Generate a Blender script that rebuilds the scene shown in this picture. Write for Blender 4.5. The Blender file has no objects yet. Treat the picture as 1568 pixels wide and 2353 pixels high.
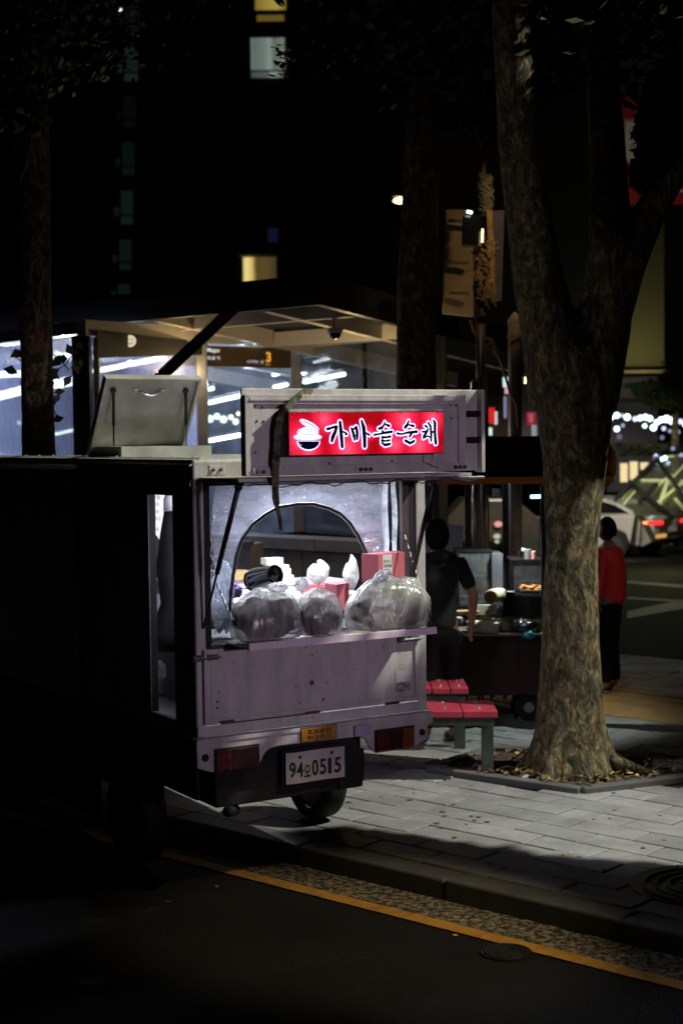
import bpy, math, random
from mathutils import Vector, Matrix, noise
SC = bpy.context.scene
COL = SC.collection
rnd = random.Random(7)
R = math.radians

# ------------------------------------------------------------------ camera
HC = 2.2                      # camera height above the pavement
FPX = 3520.0                  # focal length in pixels of a 1568 px wide frame
PITCH = math.atan(171 / FPX)
cam_d = bpy.data.cameras.new('camera'); cam = bpy.data.objects.new('camera', cam_d); COL.objects.link(cam)
CAMROT = Matrix.Rotation(math.pi / 2 - PITCH, 3, 'X') @ Matrix.Rotation(-0.012, 3, 'Z')
cam.matrix_world = Matrix.Translation((0, 0, HC)) @ CAMROT.to_4x4()
cam_d.sensor_fit = 'HORIZONTAL'; cam_d.sensor_width = 15.6; cam_d.lens = 15.6 * FPX / 1568
cam_d.clip_end = 400; cam_d.clip_start = 0.05
cam_d.dof.use_dof = True; cam_d.dof.focus_distance = 7.7; cam_d.dof.aperture_fstop = 1.7
SC.camera = cam

# ------------------------------------------------------------------ world, exposure
w = bpy.data.worlds.new('World'); SC.world = w; w.use_nodes = True
nt = w.node_tree; nt.nodes.clear()
sky = nt.nodes.new('ShaderNodeTexSky'); sky.sky_type = 'NISHITA'; sky.sun_disc = False
sky.sun_elevation = R(2); sky.sun_rotation = R(150)
bg = nt.nodes.new('ShaderNodeBackground'); bg.inputs[1].default_value = 0.0005
wo = nt.nodes.new('ShaderNodeOutputWorld')
nt.links.new(sky.outputs[0], bg.inputs[0]); nt.links.new(bg.outputs[0], wo.inputs[0])
SC.view_settings.view_transform = 'Standard'; SC.view_settings.look = 'None'
SC.view_settings.exposure = 0; SC.view_settings.gamma = 1; SC.view_settings.use_curve_mapping = False
SC.render.engine = 'CYCLES'
SC.cycles.use_denoising = True
SC.cycles.max_bounces = 8; SC.cycles.diffuse_bounces = 2; SC.cycles.transparent_max_bounces = 24
SC.cycles.sample_clamp_indirect = 4.0; SC.cycles.blur_glossy = 0.5
SC.cycles.caustics_reflective = False; SC.cycles.caustics_refractive = False

# ------------------------------------------------------------------ street lighting (lamps that stand outside the frame)
def light(name, typ, loc, power, color, target=None, size=.1, angle=None, blend=.2, size_y=None):
    d = bpy.data.lights.new(name, typ); d.energy = power; d.color = color
    if typ == 'AREA':
        d.size = size
        if size_y: d.shape = 'RECTANGLE'; d.size_y = size_y
    else: d.shadow_soft_size = size
    if typ == 'SPOT': d.spot_size = R(angle); d.spot_blend = blend
    o = bpy.data.objects.new(name, d); COL.objects.link(o); o.location = loc
    if target is not None:
        o.rotation_euler = (Vector(target) - Vector(loc)).to_track_quat('-Z', 'Y').to_euler()
    return o
light('street_lamp_white', 'SPOT', (7.5, 7.7, 9.0), 5300, (1.0, .99, .84), (-.2, 8.3, 1.0), .05, 30.5, .3)
light('street_lamp_warm', 'SPOT', (5.3, 2.9, 6.6), 1900, (1.0, .84, .52), (.06, 6.92, -.1), .05, 13.2, .8)
light('neon_glow_across_street', 'SPOT', (9.3, -8.0, 3.4), 2000, (.93, .72, 1.0), (-.12, 7.5, 1.72), .4, 9.2, .5)

# ------------------------------------------------------------------ geometry helpers
def ray(u, v):                # viewing direction of a pixel of the 1568 x 2352 photograph
    return CAMROT @ Vector(((u - 784) / FPX, -(v - 1176) / FPX, -1))
C0 = Vector((0, 0, HC))
def at(u, v, Y):
    d = ray(u, v); return C0 + d * (Y / d.y)
def gr(u, v, z=0.0):
    d = ray(u, v); return C0 + d * ((z - HC) / d.z)
TR = Matrix.Translation((-.134, 7.65, 0)) @ Matrix.Rotation(R(31), 4, 'Z')   # the truck's frame: x right, y forward, rear face at y = 0
TRI = TR.inverted()
def rear(u, v, y=0.0):        # point of the truck's frame on the plane y = const
    d = TRI.to_3x3() @ ray(u, v); c = TRI @ C0; return c + d * ((y - c.y) / d.y)
def side(u, v, x):
    d = TRI.to_3x3() @ ray(u, v); c = TRI @ C0; return c + d * ((x - c.x) / d.x)
K0 = Vector((-.2177, 8.1164, 0)); KD = Vector((.7484, -.6632, 0)); KN = Vector((.6632, .7484, 0))
def kp(s, d, z=0.0): return K0 + KD * s + KN * d + Vector((0, 0, z))   # along / away from the kerb

class MB:
    def __init__(s): s.v = []; s.f = []
    def add(s, vs, fs):
        n = len(s.v); s.v += [Vector(p) for p in vs]; s.f += [tuple(i + n for i in f) for f in fs]; return s
    def box(s, x0, x1, y0, y1, z0, z1):
        return s.add([(x, y, z) for z in (z0, z1) for y in (y0, y1) for x in (x0, x1)],
                     [(0, 2, 3, 1), (4, 5, 7, 6), (0, 1, 5, 4), (2, 6, 7, 3), (0, 4, 6, 2), (1, 3, 7, 5)])
    def slab(s, poly, off):
        poly = [Vector(p) for p in poly]; off = Vector(off); n = len(poly)
        f = [tuple(range(n))[::-1], tuple(range(n, 2 * n))] + [(i, (i + 1) % n, (i + 1) % n + n, i + n) for i in range(n)]
        return s.add(poly + [p + off for p in poly], f)
    def face(s, poly): return s.add(poly, [tuple(range(len(poly)))])
    def bar(s, p, q, w, h, up=(0, 0, 1)):
        p, q = Vector(p), Vector(q); d = (q - p).normalized(); up = Vector(up)
        if abs(d.dot(up)) > .98: up = Vector((0, 1, 0))
        a = d.cross(up).normalized() * w / 2; b = a.cross(d).normalized() * h / 2
        return s.slab([p - a - b, p + a - b, p + a + b, p - a + b], q - p)
    def cyl(s, p, q, r0, r1=None, n=12):
        r1 = r0 if r1 is None else r1
        return s.tube([p, q], [r0, r1], n)
    def tube(s, pts, r, n=8, caps=True):
        pts = [Vector(p) for p in pts]; m = len(pts)
        rr = r if isinstance(r, (list, tuple)) else [r] * m
        prev = None; base = len(s.v)
        for i, p in enumerate(pts):
            d = (pts[min(i + 1, m - 1)] - pts[max(i - 1, 0)])
            d = d.normalized() if d.length > 1e-9 else Vector((0, 0, 1))
            if prev is None:
                a = d.orthogonal().normalized()
            else:
                a = (prev - d * prev.dot(d)); a = a.normalized() if a.length > 1e-6 else d.orthogonal().normalized()
            prev = a; b = d.cross(a)
            s.v += [p + (a * math.cos(2 * math.pi * k / n) + b * math.sin(2 * math.pi * k / n)) * rr[i] for k in range(n)]
        for i in range(m - 1):
            for k in range(n):
                k2 = (k + 1) % n
                s.f.append((base + i * n + k, base + i * n + k2, base + (i + 1) * n + k2, base + (i + 1) * n + k))
        if caps:
            s.f.append(tuple(base + k for k in range(n))[::-1]); s.f.append(tuple(base + (m - 1) * n + k for k in range(n)))
        return s
    def ball(s, c, r, nu=20, nv=12, fn=None):
        c = Vector(c); r = Vector(r) if not isinstance(r, (int, float)) else Vector((r, r, r)); base = len(s.v)
        for j in range(nv + 1):
            th = math.pi * j / nv
            for i in range(nu):
                ph = 2 * math.pi * i / nu
                d = Vector((math.sin(th) * math.cos(ph), math.sin(th) * math.sin(ph), math.cos(th)))
                k = fn(d) if fn else 1.0
                s.v.append(c + Vector((d.x * r.x, d.y * r.y, d.z * r.z)) * k)
        for j in range(nv):
            for i in range(nu):
                i2 = (i + 1) % nu
                s.f.append((base + j * nu + i, base + (j + 1) * nu + i, base + (j + 1) * nu + i2, base + j * nu + i2))
        return s
    def build(s, name, mat, parent=None, local=False, smooth=False, bevel=0.0, base=None, solid=0.0):
        root = parent
        while root is not None and root.parent: root = root.parent
        vs = s.v
        if parent is not None:
            if not local: inv = FR[root.name].inverted(); vs = [inv @ p for p in vs]
            loc = None
        else:
            if base is None:
                xs = [p.x for p in vs]; ys = [p.y for p in vs]; zs = [p.z for p in vs]
                base = Vector(((min(xs) + max(xs)) / 2, (min(ys) + max(ys)) / 2, min(zs)))
            loc = Vector(base); vs = [p - loc for p in vs]
        me = bpy.data.meshes.new(name); me.from_pydata([tuple(p) for p in vs], [], s.f); me.validate(); me.update()
        import bmesh
        b = bmesh.new(); b.from_mesh(me); bmesh.ops.recalc_face_normals(b, faces=b.faces); b.to_mesh(me); b.free()
        if smooth: me.polygons.foreach_set('use_smooth', [True] * len(me.polygons))
        me.materials.append(mat)
        o = bpy.data.objects.new(name, me); COL.objects.link(o)
        if parent is not None: o.parent = parent
        else: o.location = loc; FR[o.name] = Matrix.Translation(loc)
        if bevel:
            m = o.modifiers.new('bevel', 'BEVEL'); m.width = bevel; m.segments = 2; m.limit_method = 'ANGLE'
        if solid:
            m = o.modifiers.new('thick', 'SOLIDIFY'); m.thickness = solid; m.offset = 0
        return o
FR = {}
def tag(o, label, cat, group=None):
    o['label'] = label; o['category'] = cat
    if group: o['group'] = group
    return o
def thing(name, label, cat, loc=(0, 0, 0), mat=None, group=None):
    o = bpy.data.objects.new(name, None); COL.objects.link(o); o.empty_display_size = .1
    M = mat if mat is not None else Matrix.Translation(Vector(loc))
    o.matrix_world = M; FR[o.name] = M.copy()
    return tag(o, label, cat, group)
def struct(o): o['kind'] = 'structure'; return o
def stuff(o): o['kind'] = 'stuff'; return o

# ------------------------------------------------------------------ materials
def mat_new(name):
    m = bpy.data.materials.new(name); m.use_nodes = True; nt = m.node_tree; nt.nodes.clear()
    out = nt.nodes.new('ShaderNodeOutputMaterial'); return m, nt, out
def tex_coord(nt, scale=(1, 1, 1), kind='Object'):
    if kind == 'World': src = nt.nodes.new('ShaderNodeNewGeometry').outputs['Position']
    else: src = nt.nodes.new('ShaderNodeTexCoord').outputs[kind]
    mp = nt.nodes.new('ShaderNodeMapping'); mp.inputs['Scale'].default_value = scale
    nt.links.new(src, mp.inputs[0]); return mp.outputs[0]
def ramp(nt, fac, stops):
    r = nt.nodes.new('ShaderNodeValToRGB'); e = r.color_ramp.elements
    while len(e) < len(stops): e.new(.5)
    for k, (p, c) in enumerate(stops): e[k].position = p; e[k].color = (*c, 1)
    nt.links.new(fac, r.inputs[0]); return r.outputs[0]
def noise_n(nt, co, scale, detail=6, rough=.6, dist=0):
    n = nt.nodes.new('ShaderNodeTexNoise'); n.inputs['Scale'].default_value = scale; n.inputs['Detail'].default_value = detail
    n.inputs['Roughness'].default_value = rough; n.inputs['Distortion'].default_value = dist
    nt.links.new(co, n.inputs['Vector']); return n.outputs['Fac']
def dull(name, c, c2=None, rough=.6, metal=0, scale=6, bump=.15, bscale=60, spec=.5, kind='World', stretch=(1, 1, 1), coat=0, lo=.35, hi=.7):
    m, nt, out = mat_new(name); p = nt.nodes.new('ShaderNodeBsdfPrincipled')
    co = tex_coord(nt, stretch, kind)
    c2 = c2 or tuple(x * .7 for x in c)
    nt.links.new(ramp(nt, noise_n(nt, co, scale), [(lo, c2), (hi, c)]), p.inputs['Base Color'])
    p.inputs['Roughness'].default_value = rough; p.inputs['Metallic'].default_value = metal
    p.inputs['Specular IOR Level'].default_value = spec; p.inputs['Coat Weight'].default_value = coat
    if bump:
        b = nt.nodes.new('ShaderNodeBump'); b.inputs['Strength'].default_value = bump; b.inputs['Distance'].default_value = .01
        nt.links.new(noise_n(nt, co, bscale, 4), b.inputs['Height']); nt.links.new(b.outputs[0], p.inputs['Normal'])
    nt.links.new(p.outputs[0], out.inputs[0]); return m
def glow(name, c, s):
    m, nt, out = mat_new(name); e = nt.nodes.new('ShaderNodeEmission'); e.inputs[0].default_value = (*c, 1); e.inputs[1].default_value = s
    nt.links.new(e.outputs[0], out.inputs[0]); return m
def painted(name, c, rust=.5, rough=.42):
    """white sheet metal paint with dents, grime streaks and rust specks"""
    m, nt, out = mat_new(name); p = nt.nodes.new('ShaderNodeBsdfPrincipled'); co = tex_coord(nt, (1, 1, 1), 'Object')
    grime = noise_n(nt, tex_coord(nt, (5, 5, 1.2), 'Object'), 2.2, 9, .72)
    base = ramp(nt, grime, [(.3, tuple(x * .62 for x in c)), (.62, c)])
    specks = noise_n(nt, co, 38, 3, .5); sp = ramp(nt, specks, [(.70, (0, 0, 0)), (.76, (rust, rust, rust))])
    patch = noise_n(nt, co, 5, 8, .8); pp = ramp(nt, patch, [(.62, (0, 0, 0)), (.8, (rust, rust, rust))])
    mx = nt.nodes.new('ShaderNodeMix'); mx.data_type = 'RGBA'; nt.links.new(sp, mx.inputs[0]); nt.links.new(base, mx.inputs[6]); mx.inputs[7].default_value = (.08, .045, .025, 1)
    m2 = nt.nodes.new('ShaderNodeMix'); m2.data_type = 'RGBA'; nt.links.new(pp, m2.inputs[0]); nt.links.new(mx.outputs[2], m2.inputs[6]); m2.inputs[7].default_value = (.18, .13, .09, 1)
    nt.links.new(m2.outputs[2], p.inputs['Base Color']); p.inputs['Roughness'].default_value = rough
    b = nt.nodes.new('ShaderNodeBump'); b.inputs['Strength'].default_value = .35; b.inputs['Distance'].default_value = .02
    nt.links.new(noise_n(nt, co, 4.5, 2), b.inputs['Height']); nt.links.new(b.outputs[0], p.inputs['Normal'])
    nt.links.new(p.outputs[0], out.inputs[0]); return m
def sheet(name, clear=.7, col=(.8, .85, .95), gloss=.1, wave=3., haze=.12, rough=.12, bstr=.5, stretch=(1, 1, 1), hs=3):
    """thin clear sheet: transparent + glossy + hazy translucent share"""
    m, nt, out = mat_new(name); co = tex_coord(nt, stretch, 'World')
    t = nt.nodes.new('ShaderNodeBsdfTransparent'); g = nt.nodes.new('ShaderNodeBsdfGlossy'); g.inputs['Roughness'].default_value = rough
    tl = nt.nodes.new('ShaderNodeBsdfTranslucent'); tl.inputs[0].default_value = (*col, 1)
    df = nt.nodes.new('ShaderNodeBsdfDiffuse'); df.inputs[0].default_value = (*col, 1)
    a = nt.nodes.new('ShaderNodeMixShader'); a.inputs[0].default_value = .4
    nt.links.new(tl.outputs[0], a.inputs[1]); nt.links.new(df.outputs[0], a.inputs[2])
    b = nt.nodes.new('ShaderNodeMixShader')
    hz = ramp(nt, noise_n(nt, co, wave * hs, 7, .7), [(.3, (haze * .4,) * 3), (.75, (haze * 1.8,) * 3)])
    nt.links.new(hz, b.inputs[0]); nt.links.new(t.outputs[0], b.inputs[1]); nt.links.new(a.outputs[0], b.inputs[2])
    c = nt.nodes.new('ShaderNodeMixShader'); c.inputs[0].default_value = gloss
    bp = nt.nodes.new('ShaderNodeBump'); bp.inputs['Strength'].default_value = bstr; bp.inputs['Distance'].default_value = .09
    nt.links.new(noise_n(nt, co, wave, 3, .5, 1.2), bp.inputs['Height']); nt.links.new(bp.outputs[0], g.inputs['Normal'])
    nt.links.new(b.outputs[0], c.inputs[1]); nt.links.new(g.outputs[0], c.inputs[2]); nt.links.new(c.outputs[0], out.inputs[0])
    return m

PAINT = painted('truck_paint', (.62, .60, .57), .8)
PAINT2 = painted('bumper_paint', (.66, .63, .62), .25, .35)
FRAMEP = painted('frame_paint', (.48, .46, .43), 1)
RUST = dull('rusty_steel', (.16, .1, .06), (.05, .035, .03), .6, .6, 30)
BLACK = dull('black_rubber', (.012, .012, .013), (.006, .006, .006), .75, bscale=30)
BLACKM = dull('black_metal', (.015, .015, .017), rough=.35, metal=.2)
DARK = dull('dark_interior', (.03, .03, .034), rough=.8)
GALV = dull('galvanised', (.42, .43, .45), (.25, .26, .27), .38, .9, 14)
CHROME = dull('chrome', (.75, .74, .72), (.6, .58, .55), .12, 1, 5, bump=.05)
ALU = dull('aluminium', (.62, .6, .62), (.5, .48, .5), .35, .7, 10)
WHITEP = dull('white_plastic', (.78, .79, .8), (.7, .7, .72), .4)
PINK = dull('pink_card', (.62, .16, .2), (.5, .12, .16), .6, scale=3, bump=.05)
INK = dull('black_ink', (.012, .012, .012), rough=.6, bump=0)

# ------------------------------------------------------------------ text
_tc = {}
def text_mesh(body, bold=0.0):
    if (body, bold) in _tc: return _tc[body, bold]
    cu = bpy.data.curves.new('t', 'FONT'); cu.body = body; cu.offset = bold
    o = bpy.data.objects.new('t', cu); COL.objects.link(o); bpy.context.view_layer.update()
    dg = bpy.context.evaluated_depsgraph_get(); me = bpy.data.meshes.new_from_object(o.evaluated_get(dg))
    vs = [v.co.copy() for v in me.vertices]; fs = [tuple(p.vertices) for p in me.polygons]
    bpy.data.objects.remove(o); bpy.data.meshes.remove(me)
    x0 = min(v.x for v in vs); x1 = max(v.x for v in vs); y0 = min(v.y for v in vs); y1 = max(v.y for v in vs)
    vs = [((v.x - x0) / (x1 - x0), (v.y - y0) / (y1 - y0)) for v in vs]
    _tc[body, bold] = (vs, fs); return vs, fs
def put_text(mb, body, tl, tr, bl, bold=0.0, off=(0, 0, 0)):
    vs, fs = text_mesh(body, bold); tl, tr, bl, off = map(Vector, (tl, tr, bl, off))
    mb.add([bl + (tr - tl) * x + (tl - bl) * y + off for x, y in vs], fs)

# ================================================================== GROUND
def asphalt():
    m, nt, out = mat_new('asphalt'); p = nt.nodes.new('ShaderNodeBsdfPrincipled'); co = tex_coord(nt, (1, 1, 1), 'World')
    vo = nt.nodes.new('ShaderNodeTexVoronoi'); vo.inputs['Scale'].default_value = 95; nt.links.new(co, vo.inputs['Vector'])
    c = ramp(nt, vo.outputs['Distance'], [(.15, (.034, .031, .027)), (.5, (.007, .007, .007))])
    big = ramp(nt, noise_n(nt, co, 1.4, 8, .7), [(.35, (.4, .4, .4)), (.7, (1, 1, 1))])
    mx = nt.nodes.new('ShaderNodeMix'); mx.data_type = 'RGBA'; mx.blend_type = 'MULTIPLY'; mx.inputs[0].default_value = 1
    nt.links.new(c, mx.inputs[6]); nt.links.new(big, mx.inputs[7]); nt.links.new(mx.outputs[2], p.inputs['Base Color'])
    p.inputs['Roughness'].default_value = .8; p.inputs['Specular IOR Level'].default_value = .25
    b = nt.nodes.new('ShaderNodeBump'); b.inputs['Strength'].default_value = .9; b.inputs['Distance'].default_value = .006
    nt.links.new(vo.outputs['Distance'], b.inputs['Height']); nt.links.new(b.outputs[0], p.inputs['Normal'])
    nt.links.new(p.outputs[0], out.inputs[0]); return m
ASPH = asphalt()
mb = MB(); mb.face([(-150, -60, -.104), (150, -60, -.104), (150, 17, -.104), (-150, 17, -.104)])
mb.face([(-150, 17, -.104), (150, 17, -.104), (150, 37, -.74), (-150, 37, -.74)])
mb.face([(-150, 37, -.74), (150, 37, -.74), (150, 300, -.9), (-150, 300, -.9)])
struct(mb.build('road', ASPH, base=(0, 0, 0)))

def paving(name, c1, c2, sc=9):
    m, nt, out = mat_new(name); p = nt.nodes.new('ShaderNodeBsdfPrincipled'); co = tex_coord(nt, (1, 1, 1), 'World')
    oi = nt.nodes.new('ShaderNodeObjectInfo')
    base = ramp(nt, noise_n(nt, co, 260, 2, .8), [(.3, c2), (.66, c1)])
    bl = ramp(nt, noise_n(nt, co, 2.3, 8, .75), [(.28, (.5, .49, .47)), (.6, (1, 1, 1))])
    rn = ramp(nt, oi.outputs['Random'], [(0, (.72, .72, .73)), (.6, (.9, .9, .9)), (1, (1, 1, 1))])
    mx = nt.nodes.new('ShaderNodeMix'); mx.data_type = 'RGBA'; mx.blend_type = 'MULTIPLY'; mx.inputs[0].default_value = 1
    nt.links.new(base, mx.inputs[6]); nt.links.new(bl, mx.inputs[7])
    m2 = nt.nodes.new('ShaderNodeMix'); m2.data_type = 'RGBA'; m2.blend_type = 'MULTIPLY'; m2.inputs[0].default_value = 1
    nt.links.new(mx.outputs[2], m2.inputs[6]); nt.links.new(rn, m2.inputs[7])
    nt.links.new(m2.outputs[2], p.inputs['Base Color']); p.inputs['Roughness'].default_value = .72
    b = nt.nodes.new('ShaderNodeBump'); b.inputs['Strength'].default_value = .35; b.inputs['Distance'].default_value = .004
    nt.links.new(noise_n(nt, co, 120, 5), b.inputs['Height']); nt.links.new(b.outputs[0], p.inputs['Normal'])
    nt.links.new(p.outputs[0], out.inputs[0]); return m
SLAB = paving('paving_stone', (.40, .405, .415), (.26, .265, .27))
KERB = paving('kerb_granite', (.17, .17, .165), (.09, .09, .09))
JOINT = dull('joint_sand', (.05, .048, .042), (.025, .024, .022), .9, scale=20)

# bed of the sidewalk, a joint-coloured sheet that carries the slabs; the tree pit is left open
PITP = [gr(1334, 1822), gr(1640, 1783), gr(1412, 1738), gr(1130, 1726), gr(985, 1772)]
SX0, SX1, SD0, SD1 = -9.0, 6.0, .19, 5.0
def inside(p, poly):
    c = False; n = len(poly)
    for i in range(n):
        a, b = poly[i], poly[(i + 1) % n]
        if (a.y > p.y) != (b.y > p.y) and p.x < (b.x - a.x) * (p.y - a.y) / (b.y - a.y) + a.x: c = not c
    return c
mb = MB(); mb.slab([kp(-40, .0, -.3), kp(40, .0, -.3), kp(40, 7.4, -.3), kp(-40, 7.4, -.3)], (0, 0, .284))
walk = struct(mb.build('sidewalk', JOINT, base=K0))
LW, LD = .42, .21
slabs = []; far = MB()
protos = []
def slab_mesh(k, w, d):
    r = random.Random(k); m = MB(); g = .0045; h = r.uniform(-.002, .002); t = [r.uniform(-.003, .003) for _ in range(4)]
    e = .005
    v = [(-w / 2 + g, -d / 2 + g), (w / 2 - g, -d / 2 + g), (w / 2 - g, d / 2 - g), (-w / 2 + g, d / 2 - g)]
    vi = [(x - e if x > 0 else x + e, y - e if y > 0 else y + e) for x, y in v]
    vs = [(x, y, -.02) for x, y in v] + [(x, y, -.004 + t[i]) for i, (x, y) in enumerate(v)] + [(x, y, h + t[i]) for i, (x, y) in enumerate(vi)]
    fs = [(i, (i + 1) % 4, (i + 1) % 4 + 4, i + 4) for i in range(4)] + [(i + 4, (i + 1) % 4 + 4, (i + 1) % 4 + 8, i + 8) for i in range(4)] + [(8, 9, 10, 11)]
    me = bpy.data.meshes.new('slab'); me.from_pydata(vs, [], fs); me.materials.append(SLAB); return me
full = [slab_mesh(k, LW, LD) for k in range(6)]
ang = math.atan2(KD.y, KD.x)
def row_slabs():
    nr = int((SD1 - SD0) / LD)
    for j in range(-0, int(7.2 / LD)):
        d = SD0 + LD * (j + .5); off = (j % 2) * LW / 2
        for i in range(-30, 24):
            s = off + LW * i
            yield s, d
cand = []
for s, d in row_slabs():
    p = kp(s, d)
    if any(inside(kp(s + a * LW * .5, d + b * LD * .5), PITP) for a in (-1, 0, 1) for b in (-1, 0, 1)): 
        if inside(p, PITP): continue
    u = p.x / max(p.y, .1); vis = abs(u) < .27 and p.y > 5.5
    hid = p.x < -.55 + (p.y - 9) * -.1
    cand.append((0 if (vis and not hid) else 1, p.y + abs(p.x) * .2, s, d))
cand.sort()
for k, (vz, _, s, d) in enumerate(cand):
    p = kp(s, d)
    if k < 296:
        o = bpy.data.objects.new('paving_slab', full[k * 7 % 6]); COL.objects.link(o); o.parent = walk
        o.location = p - K0; o.rotation_euler = (0, 0, ang + rnd.uniform(-.004, .004) + (math.pi if rnd.random() < .5 else 0))
    else:
        a, b = KD * (LW / 2 - .004), KN * (LD / 2 - .004)
        far.slab([p - a - b - Vector((0, 0, .02)), p + a - b - Vector((0, 0, .02)), p + a + b - Vector((0, 0, .02)), p - a + b - Vector((0, 0, .02))], (0, 0, .02 + rnd.uniform(-.001, .001)))
stuff(far.build('paving_slabs', SLAB, walk))
for i in range(-12, 8):
    s0 = -.06 + i * 1.0
    m = MB(); m.slab([kp(s0 + .004, 0, -.12), kp(s0 + .996, 0, -.12), kp(s0 + .996, .178, -.12), kp(s0 + .004, .178, -.12)], (0, 0, .123 + rnd.uniform(-.003, .003)))
    m.build('kerb_stone', KERB, walk, bevel=.012)

m = MB(); rg = random.Random(12)
for k in range(70):
    c = kp(rg.uniform(-1.2, 2.6), rg.uniform(.35, 2.2), .0035); a = rg.uniform(.008, .022); b = a * rg.uniform(.6, 1); q = rg.random() * 3
    if inside(c, PITP): continue
    m.add([c + Vector((a * math.cos(t * math.pi / 5 + q), b * math.sin(t * math.pi / 5 + q), 0)) for t in range(10)], [tuple(range(10))])
stuff(m.build('gum_spots', dull('old_gum', (.08, .08, .085), rough=.8), walk))
# gutter band of coarse worn concrete between the yellow line and the kerb
def gutter_mat():
    m, nt, out = mat_new('coarse_gutter'); p = nt.nodes.new('ShaderNodeBsdfPrincipled'); co = tex_coord(nt, (1, 1, 1), 'World')
    vo = nt.nodes.new('ShaderNodeTexVoronoi'); vo.inputs['Scale'].default_value = 42; nt.links.new(co, vo.inputs['Vector'])
    c = ramp(nt, noise_n(nt, co, 30, 7, .75), [(.46, (.022, .017, .012)), (.57, (.32, .27, .18))])
    nt.links.new(c, p.inputs['Base Color']); p.inputs['Roughness'].default_value = .9
    b = nt.nodes.new('ShaderNodeBump'); b.inputs['Strength'].default_value = 1; b.inputs['Distance'].default_value = .012
    nt.links.new(noise_n(nt, co, 45, 5), b.inputs['Height']); nt.links.new(b.outputs[0], p.inputs['Normal'])
    nt.links.new(p.outputs[0], out.inputs[0]); return m
m = MB(); NS, ND = 150, 10
for i in range(NS + 1):
    for j in range(ND + 1):
        s = -3 + 7.0 * i / NS; d = -.25 + .25 * j / ND
        z = -.0985 + .006 * noise.noise(Vector((s * 22, d * 22, 0))) + .003 * noise.noise(Vector((s * 60, d * 60, 3)))
        m.v.append(kp(s, d, z))
for i in range(NS):
    for j in range(ND):
        a = i * (ND + 1) + j; m.f.append((a, a + ND + 1, a + ND + 2, a + 1))
struct(m.build('gutter', gutter_mat(), base=kp(0, -.13, -.1), smooth=True))

YEL = dull('yellow_road_paint', (.52, .25, .03), (.3, .15, .03), .75, scale=14, bump=.5, bscale=120, lo=.3, hi=.55)
m = MB(); n = 120
for i in range(n + 1):
    s = -6 + 12 * i / n; j1 = .006 * noise.noise(Vector((s * 9, 0, 0))); j2 = .006 * noise.noise(Vector((s * 9, 5, 0)))
    m.v += [kp(s, -.352 + j1, -.098), kp(s, -.256 + j2, -.098)]
for i in range(n): m.f.append((2 * i, 2 * i + 2, 2 * i + 3, 2 * i + 1))
struct(m.build('yellow_line', YEL, base=kp(0, -.3, -.098)))
CROSS = dull('crosswalk_paint', (.5, .52, .4), (.3, .32, .25), .7, scale=3)
def at_ground_far(u, v): 
    y = 20.
    for _ in range(30):
        z = -.104 if y < 17 else (-.104 - .636 * (y - 17) / 20 if y < 37 else -.74)
        p = gr(u, v, z + .006); y = p.y
    return p
for q in ([(1440, 1420), (1590, 1395), (1590, 1372), (1440, 1404)], [(1430, 1338), (1590, 1352), (1590, 1345), (1430, 1333)],
          [(1480, 1575), (1560, 1558), (1600, 1562), (1560, 1590)], [(1440, 1375), (1590, 1385), (1590, 1380), (1440, 1371)]):
    m = MB(); m.face([at_ground_far(*p) for p in q]); struct(m.build('road_marking', CROSS))
TACT = dull('ochre_paving', (.42, .25, .09), (.26, .15, .05), .7, scale=5, bump=.4, bscale=20)
m = MB(); m.slab([kp(-6, 4.35, -.01), kp(3.5, 4.35, -.01), kp(3.5, 5.6, -.01), kp(-6, 5.6, -.01)], (0, 0, .016)); struct(m.build('ochre_pavement_band', TACT, base=kp(0, 4.5)))

# manhole covers
CAST = dull('cast_iron', (.025, .022, .02), (.01, .009, .009), .5, .5, 12, .5, 60)
def manhole(c, r, label, loc_z):
    t = thing('manhole_cover', label, 'manhole', c)
    m = MB(); m.cyl(c + Vector((0, 0, -.01)), c + Vector((0, 0, .004)), r, r, 40); m.build('plate', CAST, t)
    for k in range(1, 6):
        rr = r * k / 6.2; mm = MB(); N = 40
        for i in range(N):
            a = 2 * math.pi * i / N; b = 2 * math.pi * (i + 1) / N
            P = lambda an, rd, z: c + Vector((rd * math.cos(an), rd * math.sin(an), z))
            mm.add([P(a, rr - .007, .009), P(b, rr - .007, .009), P(b, rr + .007, .009), P(a, rr + .007, .009), P(a, rr - .009, .003), P(b, rr - .009, .003), P(b, rr + .009, .003), P(a, rr + .009, .003)],
                   [(0, 1, 2, 3), (4, 5, 1, 0), (3, 2, 6, 7)])
        mm.build('ring', CAST, t)
manhole(kp(1.62, -.43, -.1), .115, 'small round iron cover beside the yellow line on the dark road', -.1)
manhole(kp(1.98, .72, .002), .36, 'large round ribbed iron manhole cover in the paving at the right edge', 0)

# ------------------------------------------------------------------ tree pit: soil, roots litter and rim
SOIL = dull('pit_soil', (.12, .08, .045), (.03, .022, .015), .95, scale=9, bump=1, bscale=40)
t = thing('tree_pit', 'sunken bed of soil and dry leaves round the big tree trunk', 'tree pit', PITP[0])
m = MB(); cen = sum(PITP, Vector()) / 5
N = 34; x0 = min(p.x for p in PITP); x1 = max(p.x for p in PITP); y0 = min(p.y for p in PITP); y1 = max(p.y for p in PITP)
for j in range(N + 1):
    for i in range(N + 1):
        p = Vector((x0 + (x1 - x0) * i / N, y0 + (y1 - y0) * j / N, 0)); p.z = .012 + .02 * noise.noise(p * 5) + .012 * noise.noise(p * 17); m.v.append(p)
for j in range(N):
    for i in range(N):
        a = j * (N + 1) + i; c = (m.v[a] + m.v[a + N + 2]) / 2
        if inside(c, PITP): m.f.append((a, a + 1, a + N + 2, a + N + 1))
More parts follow.
